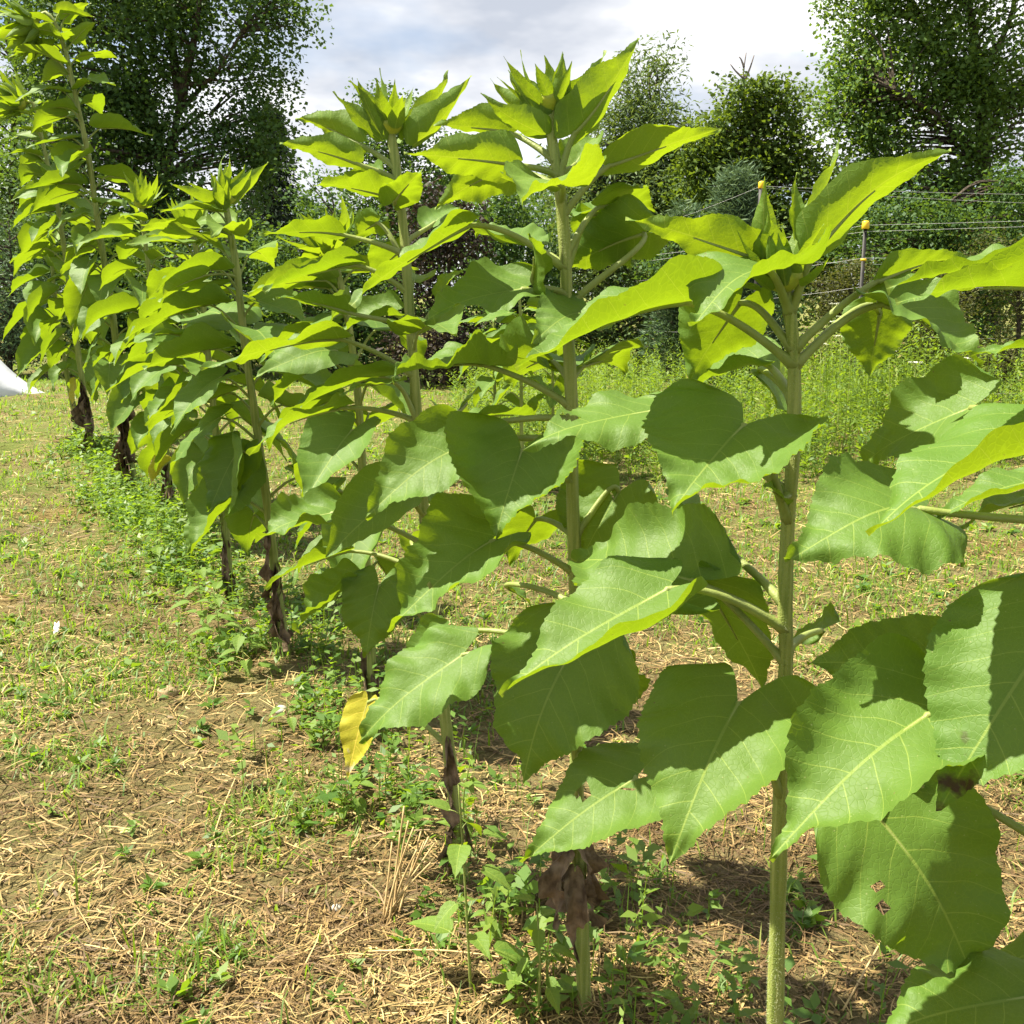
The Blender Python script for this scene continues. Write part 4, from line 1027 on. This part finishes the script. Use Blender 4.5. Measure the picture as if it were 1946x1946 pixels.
def woody(name, label, cat, Y, trunk, ells, n, mat, leaf=0.09, asp=0.75, clus=85, sig=0.30, droop=0.2, limbs=(), r0=0.22, depth=0.8, group=None, skirt=True, twigs=0.6, shell=0.45):
    """trunk: pixel polyline bottom to top; ells: crown lobes as pixel ellipses (x, y, rx, ry) at distance Y"""
    tp = np.array([at(x, y, Y) for x, y in trunk])
    base = np.array([tp[0][0], Y, 0.0]); tp = np.vstack([base - [0, 0, 0.15], tp]) if tp[0][2] > 0.05 else tp
    root = thing(name, label, cat, base, group)
    path = smooth_path(tp, 24)
    J = Join()
    rr = r0 * (1 - 0.8 * np.linspace(0, 1, 24)); rr[:2] *= 1.3
    Vt, Qt = tube(path, rr, 10, ridge=lambda a, i: 1 + 0.08 * np.cos(4 * a + i * 0.4))
    J.add(Vt, Qt)
    skel = [path]
    for lb, rl in limbs:
        lp = smooth_path(np.array([at(x, y, Y + dz) for x, y, dz in lb]), 14)
        Vt, Qt = tube(lp, np.linspace(rl, rl * 0.3, 14), 8); J.add(Vt, Qt); skel.append(lp)
    SK = np.vstack(skel)
    # clusters of leaves inside the lobes
    es = [np.concatenate([at(x, y, Y), [rx / F * Y, ry / F * Y]]) for x, y, rx, ry in ells]
    for e in list(es):                      # knobbly outline: small lobes on the big ones
        for _ in range(4):
            a_ = rng.uniform(0, 6.28); q_ = rng.uniform(0.22, 0.42)
            es.append(np.array([e[0] + e[3] * math.cos(a_) * 0.95, e[1] + rng.normal(0, 0.4) * e[3], e[2] + e[4] * math.sin(a_) * 0.95, e[3] * q_, e[4] * q_]))
    vol = np.array([e[3] * e[4] for e in es]); vol /= vol.sum()
    n = int(n * 0.66); leaf = leaf * 1.15
    nc = max(6, n // clus)
    which = rng.choice(len(es), nc, p=vol)
    u = unit(nc); rad = rng.uniform(shell, 1.0, nc) ** 0.7
    E = np.array(es)[which]
    C = E[:, :3] + u * rad[:, None] * np.stack([E[:, 3], E[:, 3] * depth, E[:, 4]], -1)
    if skirt: C[:, 2] = np.maximum(C[:, 2], rng.uniform(0.15, 0.7, nc))
    for c in C[rng.random(nc) < twigs]:
        d = np.linalg.norm(SK - c, axis=1) + 1.5 * np.maximum(0, SK[:, 2] - c[2] + 0.2); s = SK[int(np.argmin(d))]
        L_ = np.linalg.norm(c - s)
        m_ = (s + c) / 2 + np.array([rng.normal(0, 0.08), rng.normal(0, 0.08), rng.uniform(-0.05, 0.18)]) * L_
        Vt, Qt = tube(smooth_path([s, m_, c], 7), np.linspace(min(0.05, 0.016 * L_ + 0.008), 0.006, 7), 5 + 1, cap=False); J.add(Vt, Qt)
    J.build('trunk', MAT['bark'], root).location = (0, 0, 0)
    ch = root.children[-1] if root.children else None
    # leaves
    k = clus; m = nc * k
    cs = np.repeat(sig * rng.uniform(0.6, 1.35, nc), k)
    g_ = np.clip(rng.normal(0, 1, (m, 3)), -1.5, 1.5); P = np.repeat(C, k, 0) + g_ * cs[:, None] * np.array([1, 1, 0.75])
    P[:, 2] = np.maximum(P[:, 2], 0.03)
    dv = unit(m); dv[:, 2] = dv[:, 2] * 0.6 - droop; dv /= np.linalg.norm(dv, axis=1)[:, None]
    Ls = leaf * rng.uniform(0.7, 1.25, m)
    V, Q = diamonds(P, dv, unit(m) * 0.8 + np.array([0, 0, 0.5]), Ls, Ls * asp * rng.uniform(0.8, 1.2, m))
    tone = np.clip(np.repeat(rng.random(nc), k) * 0.7 + 0.3 * rng.random(m), 0, 1)
    mesh_obj('crown', V - base, Q, MAT[mat], root, smooth=False, attr=rep(tone, 4))
    for c in root.children:
        if c.name.startswith('trunk'): c.location = tuple(-base)
    return root
def conifer(name, label, Y, px, ptop, halfw, n, mat, group=None, soft=False):
    base = at(px, 700, Y); base[2] = 0; top = at(px, ptop, Y); Ht = top[2]
    root = thing(name, label, 'tree', base, group)
    J = Join(); Vt, Qt = tube(smooth_path([base - [0, 0, .1], (base + top) / 2, top], 14), np.linspace(0.16, 0.02, 14), 8); J.add(Vt, Qt)
    hw = halfw / F * Y; nb = 150; tips = []
    for i in range(nb):
        q = (i + rng.random()) / nb; z = Ht * (0.06 + 0.92 * q); L = hw * (1 - q) ** 0.75 * rng.uniform(0.7, 1.1) + 0.1
        a = i * 2.4; s = np.array([base[0] + (top[0] - base[0]) * z / Ht, base[1], z])
        e = s + np.array([math.cos(a) * L, math.sin(a) * L, (0.22 if soft else -0.18) * L])
        m_ = (s + e) / 2 + np.array([0, 0, 0.08 * L * (-1 if soft else 1)])
        pth = smooth_path([s, m_, e], 6); Vt, Qt = tube(pth, np.linspace(0.022, 0.006, 6), 6, cap=False); J.add(Vt, Qt)
        tips.append(pth)
    o = J.build('trunk', MAT['bark'], root); o.location = tuple(-base)
    k = max(1, n // nb); P, DV = [], []
    for pth in tips:
        f = rng.uniform(0.12, 1.0, k); i0 = (f * 5).astype(int).clip(0, 4); p = pth[i0] + (pth[i0 + 1] - pth[i0]) * rng.random(k)[:, None]
        ax_ = nrm(pth[-1] - pth[0]); sd = np.cross(ax_, [0, 0, 1])
        w_ = rng.normal(0, 0.16 if soft else 0.12, k)
        P.append(p + sd * w_[:, None] + np.stack([0 * w_, 0 * w_, rng.normal(0, 0.10 if soft else 0.05, k) - (0 if soft else np.abs(w_) * 0.4)], -1))
        DV.append(unit(k) * 0.7 + ax_ + np.array([0, 0, 0.3 if soft else -0.35]))
    P = np.vstack(P); DV = np.vstack(DV); DV /= np.linalg.norm(DV, axis=1)[:, None]
    Ls = rng.uniform(0.07, 0.14, len(P)) * (1.15 if soft else 1)
    V, Q = diamonds(P, DV, unit(len(P)), Ls, Ls * (0.14 if soft else 0.22))
    mesh_obj('crown', V - base, Q, MAT[mat], root, smooth=False, attr=rep(rng.random(len(P)), 4))
    return root

TREES = 'trees beyond the field'
woody('broadleaf_tree', 'tall dark cottonwood at upper left with forked trunk showing through its crown', 'tree', 20,
      [(300, 640), (308, 480), (312, 350), (330, 260), (343, 185)],
      [(190, 70, 165, 130), (450, 60, 115, 95), (430, 200, 70, 100), (260, -120, 240, 130), (160, 250, 140, 100), (250, 200, 55, 120), (400, 330, 130, 90), (230, 400, 150, 120), (510, 270, 60, 60), (540, 30, 50, 45), (330, 470, 190, 90)],
      80000, 'dark', 0.076, 0.8, clus=90, sig=0.30, droop=0.25, r0=0.24, group=TREES,
      limbs=[([(341, 190, 0), (332, 120, 0.2), (322, 40, 0.4), (310, -90, 0.6)], 0.10), ([(345, 188, 0), (357, 125, -0.2), (366, 92, -0.3), (385, -40, -0.6)], 0.10),
             ([(340, 215, 0), (375, 175, 0.4), (420, 130, 0.8)], 0.06), ([(318, 330, 0), (290, 230, 0.3), (270, 120, 0.6), (250, 0, 1)], 0.10), ([(345, 160, 0), (400, 150, -.3), (460, 60, -.6)], 0.05),
             ([(330, 260, 0), (390, 215, .4), (410, 250, .5)], 0.04)])
woody('broadleaf_tree', 'hazy grey-green tree in the upper left corner behind the spiky sunflower head', 'tree', 30,
      [(20, 560), (25, 300), (30, 120)], [(15, 60, 100, 130), (10, 230, 90, 110), (60, 350, 110, 120), (-30, 420, 90, 130)], 24000, 'mid', 0.11, 0.7, sig=0.42, group=TREES)
conifer('spruce_tree', 'dark drooping spruce right of the cottonwood behind the sunflowers', 23, 515, 195, 110, 26000, 'spruce', TREES)
woody('broadleaf_tree', 'distant tree top rising behind the third sunflower', 'tree', 32, [(745, 600), (745, 400), (742, 260)],
      [(735, 240, 50, 55), (770, 260, 45, 60), (720, 340, 80, 80), (800, 360, 80, 80), (740, 440, 120, 90)], 22000, 'dark', 0.10, 0.7, sig=0.38, group=TREES)
woody('willow_tree', 'tall narrow-leaved tree in the middle, rounded top against the clouds', 'tree', 21, [(1225, 640), (1235, 400), (1238, 200)],
      [(1238, 165, 45, 55), (1235, 240, 75, 70), (1150, 300, 60, 80), (1190, 370, 120, 90), (1260, 350, 70, 90), (1110, 380, 50, 70), (1210, 480, 150, 100)], 52000, 'narrow', 0.115, 0.26, clus=80, sig=0.26, droop=0.45, r0=0.16, group=TREES)
woody('broadleaf_tree', 'light green bushy tree with bare twigs sticking out of its top', 'tree', 19, [(1440, 640), (1440, 420), (1432, 230)],
      [(1415, 200, 45, 38), (1470, 185, 40, 28), (1365, 255, 45, 38), (1450, 270, 60, 45), (1512, 285, 32, 45), (1385, 340, 70, 60), (1345, 300, 35, 30), (1490, 370, 90, 70), (1430, 480, 140, 90), (1520, 215, 25, 18)], 44000, 'lime', 0.085, 0.6, clus=75, sig=0.22, r0=0.14, group=TREES)
r_ = woody('broadleaf_tree', 'huge poplar filling the upper right corner, trunk dimly visible in its crown', 'tree', 21, [(1880, 640), (1872, 400), (1866, 220), (1858, 130), (1850, 60), (1825, -60)],
      [(1650, 70, 70, 85), (1610, 185, 60, 45), (1640, 200, 90, 70), (1740, 90, 130, 140), (1880, 60, 140, 180), (1800, -130, 240, 130), (1650, 300, 70, 70), (1760, 290, 130, 110), (1920, 280, 130, 140), (1640, 400, 60, 60), (1750, 430, 140, 80), (1900, 430, 140, 80), (1800, 530, 220, 70)],
      98000, 'mid', 0.076, 0.8, clus=90, sig=0.30, droop=0.25, r0=0.24, group=TREES,
      limbs=[([(1866, 200, 0), (1810, 120, .5), (1760, 40, 1)], 0.08), ([(1870, 300, 0), (1780, 220, -.5), (1700, 170, -1)], 0.07), ([(1860, 150, 0), (1910, 60, .3), (1940, -40, .5)], 0.08)])
conifer('pine_tree', 'soft bluish young pine behind the yellow-capped tall post', 15.5, 1400, 330, 85, 24000, 'needle', TREES, soft=True)
conifer('pine_tree', 'second small pine left of the soft bluish one', 17, 1300, 400, 70, 14000, 'needle', TREES, soft=True)
# bare twigs standing out of the light green tree
B = at(1416, 165, 19.0)
root = thing('bare_twig', 'bare dead twigs above the light green bushy tree', 'twig', B)
for pts in [[(1416, 190), (1413, 140), (1418, 100)], [(1414, 155), (1425, 130), (1433, 105)], [(1414, 150), (1398, 135), (1388, 122)], [(1414, 128), (1408, 112), (1404, 108)]]:
    Vt, Qt = tube(smooth_path(np.array([at(x, y, 19.0) for x, y in pts]), 8), np.linspace(0.022, 0.008, 8), 6)
    mesh_obj('branch', Vt - B, Qt, MAT['twig'], root)
SH = 'shrubs along the field edge'
def shrub(label, Y, ells, n, mat, leaf=0.07, asp=0.6, sig=0.24):
    cx = sum(e[0] for e in ells) / len(ells); top = min(e[1] - e[3] for e in ells); gy_ = 973 - F * math.tan(PITCH - math.atan(CAMH / Y))
    woody('shrub', label, 'shrub', Y, [(cx, gy_ - 5), (cx + 6, (gy_ + top) / 2), (cx, top + 40)], list(ells) + [(cx, gy_ - 60, 110, 60)], n, mat, leaf, asp, clus=70, sig=sig, r0=0.05, group=SH, twigs=0.4)
shrub('dark shrub between the cottonwood and the third sunflower', 17, [(640, 470, 90, 100), (580, 560, 100, 90), (690, 560, 100, 90)], 20000, 'dark')
shrub('dark purple-leaved shrub behind the third sunflower stem', 16, [(845, 430, 55, 50), (850, 510, 70, 70)], 11000, 'purple')
shrub('dark green shrub left of the second sunflower stem', 18, [(930, 450, 80, 70), (980, 530, 100, 80)], 18000, 'dark')
shrub('dark shrub right of the second sunflower stem', 19, [(1120, 500, 100, 80), (1220, 560, 110, 70)], 20000, 'narrow')
shrub('shadowy shrub under the pines', 17, [(1330, 510, 90, 70), (1420, 560, 90, 60)], 16000, 'dark')
shrub('rounded olive shrub behind the short black post', 13.5, [(1600, 560, 75, 45), (1660, 590, 80, 45)], 18000, 'olive', 0.045, 0.5, 0.16)
shrub('low olive shrub right of the short black post', 14.5, [(1790, 555, 90, 40), (1720, 600, 90, 40)], 16000, 'olive', 0.045, 0.5, 0.16)
shrub('pale feathery shrub at the right picture edge', 13, [(1900, 500, 60, 40), (1960, 540, 70, 60)], 14000, 'olive', 0.05, 0.3, 0.16)
shrub('dark bush under the poplar at right', 18, [(1660, 470, 80, 70), (1760, 420, 70, 60), (1850, 480, 120, 70), (1920, 410, 70, 60)], 24000, 'dark')
shrub('grey-green bush at the left picture edge above the white sheet', 18, [(30, 500, 90, 120), (-40, 600, 100, 100), (60, 620, 90, 70)], 20000, 'needle', 0.08, 0.25)
shrub('dark thicket behind the tall sunflower pair', 19, [(150, 560, 130, 110), (260, 580, 120, 110)], 22000, 'dark')
shrub('dark thicket under the cottonwood', 18, [(380, 560, 120, 110), (480, 540, 110, 110)], 22000, 'dark')
# the wood beyond, one mass
n = 42000
wx = rng.uniform(-38, 38, n); wy = 40 + rng.uniform(0, 5, n); top = 3.0 + 4.0 * fbm(wx, wy * 0, 0.16, 12) + 0.8 * fbm(wx, wy, 0.9, 4)
P = np.stack([wx, wy, top * rng.random(n) ** 0.7], -1)
Ls = rng.uniform(0.18, 0.34, n); dv = unit(n)
V, Q = diamonds(P, dv, unit(n), Ls, Ls * 0.7)
o = mesh_obj('far_wood', V, Q, MAT['dark'], smooth=False, attr=rep(np.clip(fbm(wx, P[:, 2], 0.5, 3) + 0.2 * rng.normal(0, 1, n), 0, 1), 4))
tag(o, 'dark belt of woodland beyond the field', kind='stuff')

# ------------------------------------------------------------------ fences
MAT['post'] = simple('black_post', (0.012, 0.012, 0.012), (0.03, 0.028, 0.025), 12, 0.6, 0.3)
MAT['wood'] = simple('weathered_post', (0.16, 0.14, 0.12), (0.30, 0.27, 0.24), 9, 0.9, 0.1, 0.5, 0.02, stretch=(6, 6, 1))
MAT['cap'] = simple('yellow_insulator', (0.80, 0.52, 0.03), (0.72, 0.45, 0.02), 8, 0.45, 0.4)
MAT['wire'] = simple('white_polywire', (0.42, 0.42, 0.42), (0.6, 0.6, 0.6), 40, 0.5, 0.4)
def fence(label, posts, wires, wmat='wire'):
    base = np.array([posts[0][0][0], posts[0][0][1], 0.0])
    root = thing('wire_fence', label, 'fence', base)
    for (P, tp, kind) in posts:
        h = P[2]; b = np.array([P[0], P[1], -0.1])
        if kind == 'wood':
            Vt, Qt = tube(np.array([b, [P[0], P[1], h * 0.5], [P[0] + 0.01, P[1], h]]), [0.055, 0.052, 0.05], 10)
            po = mesh_obj('post', Vt - base, Qt, MAT['wood'], root)
        elif kind == 'round':
            Vt, Qt = tube(np.array([b, [P[0], P[1], h * 0.5], [P[0], P[1], h]]), [0.034, 0.034, 0.034], 10)
            po = mesh_obj('post', Vt - base, Qt, MAT['post'], root)
        else:     # T-section steel post
            J = Join()
            for (cx, cy, sx, sy) in ((0, 0, 0.020, 0.004), (0, 0.020, 0.004, 0.017)):
                q = np.array([[-1, -1], [1, -1], [1, 1], [-1, 1]]) * [sx, sy] + [cx, cy]
                Vb = np.vstack([np.c_[q + [P[0], P[1]], np.full(4, -0.1)], np.c_[q + [P[0], P[1]], np.full(4, h)]])
                J.add(Vb, np.array([[0, 1, 5, 4], [1, 2, 6, 5], [2, 3, 7, 6], [3, 0, 4, 7], [4, 5, 6, 7]]))
            po = J.build('post', MAT['post'], root, smooth=False); po.location = tuple(-base)
        if kind != 'wood':
            off = np.array([0, 0, 0.0]) if kind == 'round' else base
            r = 0.036 if kind == 'round' else 0.038
            pr = np.array([[P[0], P[1], h - 0.04], [P[0], P[1], h - 0.035], [P[0], P[1], h + 0.03], [P[0], P[1], h + 0.045], [P[0], P[1], h + 0.05]])
            Vt, Qt = tube(pr, [r * 1.0, r * 1.12, r * 1.05, r * 0.85, r * 0.3], 14)
            mesh_obj('insulator_cap', (Vt - base) if kind == 'round' else Vt, Qt, MAT['cap'], po)
            for zc in ([0.0] if kind == 'round' else [h - 0.38]):
                if zc:
                    Vt, Qt = tube(np.array([[P[0] - 0.03, P[1] - 0.01, zc], [P[0] + 0.03, P[1] - 0.01, zc]]), 0.014, 8)
                    mesh_obj('insulator', Vt, Qt, MAT['cap'], po)
    for a, b, sag in wires:
        a, b = np.array(a), np.array(b); t = np.linspace(0, 1, 16)[:, None]
        p = a * (1 - t) + b * t; p[:, 2] -= (4 * t * (1 - t))[:, 0] * sag
        Vt, Qt = tube(p, 0.0014, 6, cap=False)
        mesh_obj('wire', Vt - base, Qt, MAT[wmat], root)
A_, C_, E_ = at(1447, 352, 13.5), at(1155, 512, 20.0), at(2250, 372, 13.5)
L_ = at(700, 470, 24.0)
wA = []
for dz in (0, -0.9, -1.8):
    wA += [((A_[0], A_[1], A_[2] + dz - 0.01), (C_[0], C_[1], C_[2] + dz * 0.9 + 0.55), 0.05), ((A_[0], A_[1], A_[2] + dz - 0.01), (E_[0], E_[1], E_[2] + dz), 0.03)]
    wA += [((C_[0], C_[1], C_[2] + dz * 0.9 + 0.55), (L_[0], L_[1], L_[2] + dz * 0.9 + 0.1), 0.05)]
wA.append(((A_[0], A_[1], A_[2] - 0.03), (E_[0], E_[1], E_[2] - 0.14), 0.04))
fence('tall wire fence whose corner post wears a yellow cap, pines behind it', [(A_, 0, 'round'), (C_ + np.array([0, 0, 0.6]), 0, 'wood'), (E_, 0, 'round')], wA)
B_, E2, L2 = at(1645, 428, 12.0), at(2250, 408, 11.0), at(1240, 485, 14.5)
wB = []
for dz, s in ((0, .01), (-0.07, .0), (-0.36, .02), (-0.68, .03), (-1.85, .02)):
    wB += [((B_[0], B_[1] - 0.01, B_[2] + dz), (E2[0], E2[1], E2[2] + dz), s), ((B_[0], B_[1] - 0.01, B_[2] + dz), (L2[0], L2[1], L2[2] + dz), s * 1.5)]
fence('lower wire fence on a slim black post with yellow insulators at right', [(B_, 0, 'tee'), (E2, 0, 'tee')], wB)

# ------------------------------------------------------------------ white sheet at the far left
MAT['sheet'] = simple('white_sheet', (0.42, 0.44, 0.47), (0.52, 0.54, 0.57), 3, 0.5, 0.35, 0.3, 0.03)
nu, nv_ = 40, 26
c0 = ground_at(-40, 752); V = []
for i in range(nu):
    for k in range(nv_):
        u = i / (nu - 1); v = k / (nv_ - 1)
        xx = c0[0] - 2.6 + 3.45 * u; ang = math.pi * v
        hgt = 0.46 * math.sin(ang) ** 0.8 * (1 - max(0, (u - 0.55) / 0.45) ** 2.2 * 0.35) + 0.05 * vnoise(u * 9, v * 5, 1, 3) + 0.03 * math.sin(14 * u + 5 * v)
        V.append([xx + 0.25 * (1 - math.sin(ang)) * (u - 0.5) + 0.12 * (hgt), c0[1] + 0.1 - 0.55 * math.cos(ang) * (1 + 0.12 * math.sin(5 * u)) * (0.25 + 0.75 * min(1, (1 - u) * 4)) , max(hgt * (1 + 0.25 * min(1, max(0, (u - .35) * 4))) * min(1, (1 - u) * 4.5) - 0.02 * u, 0.0) + 0.004])
idx = np.arange(nu * nv_).reshape(nu, nv_)
o = mesh_obj('white_sheet', np.array(V) - c0, np.stack([idx[:-1, :-1], idx[1:, :-1], idx[1:, 1:], idx[:-1, 1:]], -1).reshape(-1, 4), MAT['sheet'])
o.location = c0
tag(o, 'crumpled white plastic sheet over a low bed at the left picture edge', 'sheet')

# wild carrot flowers by the fence
MAT['umbel'] = simple('white_umbel', (0.60, 0.62, 0.52), (0.80, 0.80, 0.72), 60, 0.8, 0.2)
FL = [(1585, 578, 10.5), (1612, 588, 10.2), (1600, 603, 9.6), (1630, 575, 10.8), (1655, 600, 9.5), (1575, 612, 9.3), (1618, 622, 9.0), (1598, 640, 8.7), (1740, 690, 8.4), (1830, 682, 8.6), (1690, 668, 8.8), (1560, 655, 8.5)]
for i, (x, y, Y) in enumerate(FL):
    t = at(x, y, Y); b = np.array([t[0] + rng.normal(0, 0.03), Y, 0.0])
    root = thing('wild_carrot', 'slender stem with a flat white flower head in the weeds by the fence', 'wildflower', b, 'white wildflowers by the fence')
    J = Join(); Vt, Qt = tube(smooth_path([b, (b + t) / 2 + [0.02, 0, 0], t - [0, 0, 0.05]], 8), np.linspace(0.004, 0.002, 8), 6); J.add(Vt, Qt)
    for k in range(9):
        a = k * 2.4; q = math.sqrt(k / 9) * 0.05; Vt, Qt = tube(np.array([t - [0, 0, 0.05], t + [q * math.cos(a), q * math.sin(a), 0]]), 0.0012, 4, cap=False); J.add(Vt, Qt)
    J.build('stem', MAT['petiole'], root).location = tuple(-b)
    m = 70; a = rng.uniform(0, 6.28, m); q = np.sqrt(rng.random(m)) * 0.055
    P = t + np.stack([q * np.cos(a), q * np.sin(a), 0.008 - 2.0 * q * q + rng.normal(0, 0.003, m)], -1)
    V, Q = diamonds(P, np.stack([np.cos(a), np.sin(a), 0.2 + 0 * a], -1), np.tile([0, 0, 1.0], (m, 1)), np.full(m, 0.013), np.full(m, 0.012))
    mesh_obj('flower_head', V - b, Q, MAT['umbel'], root)
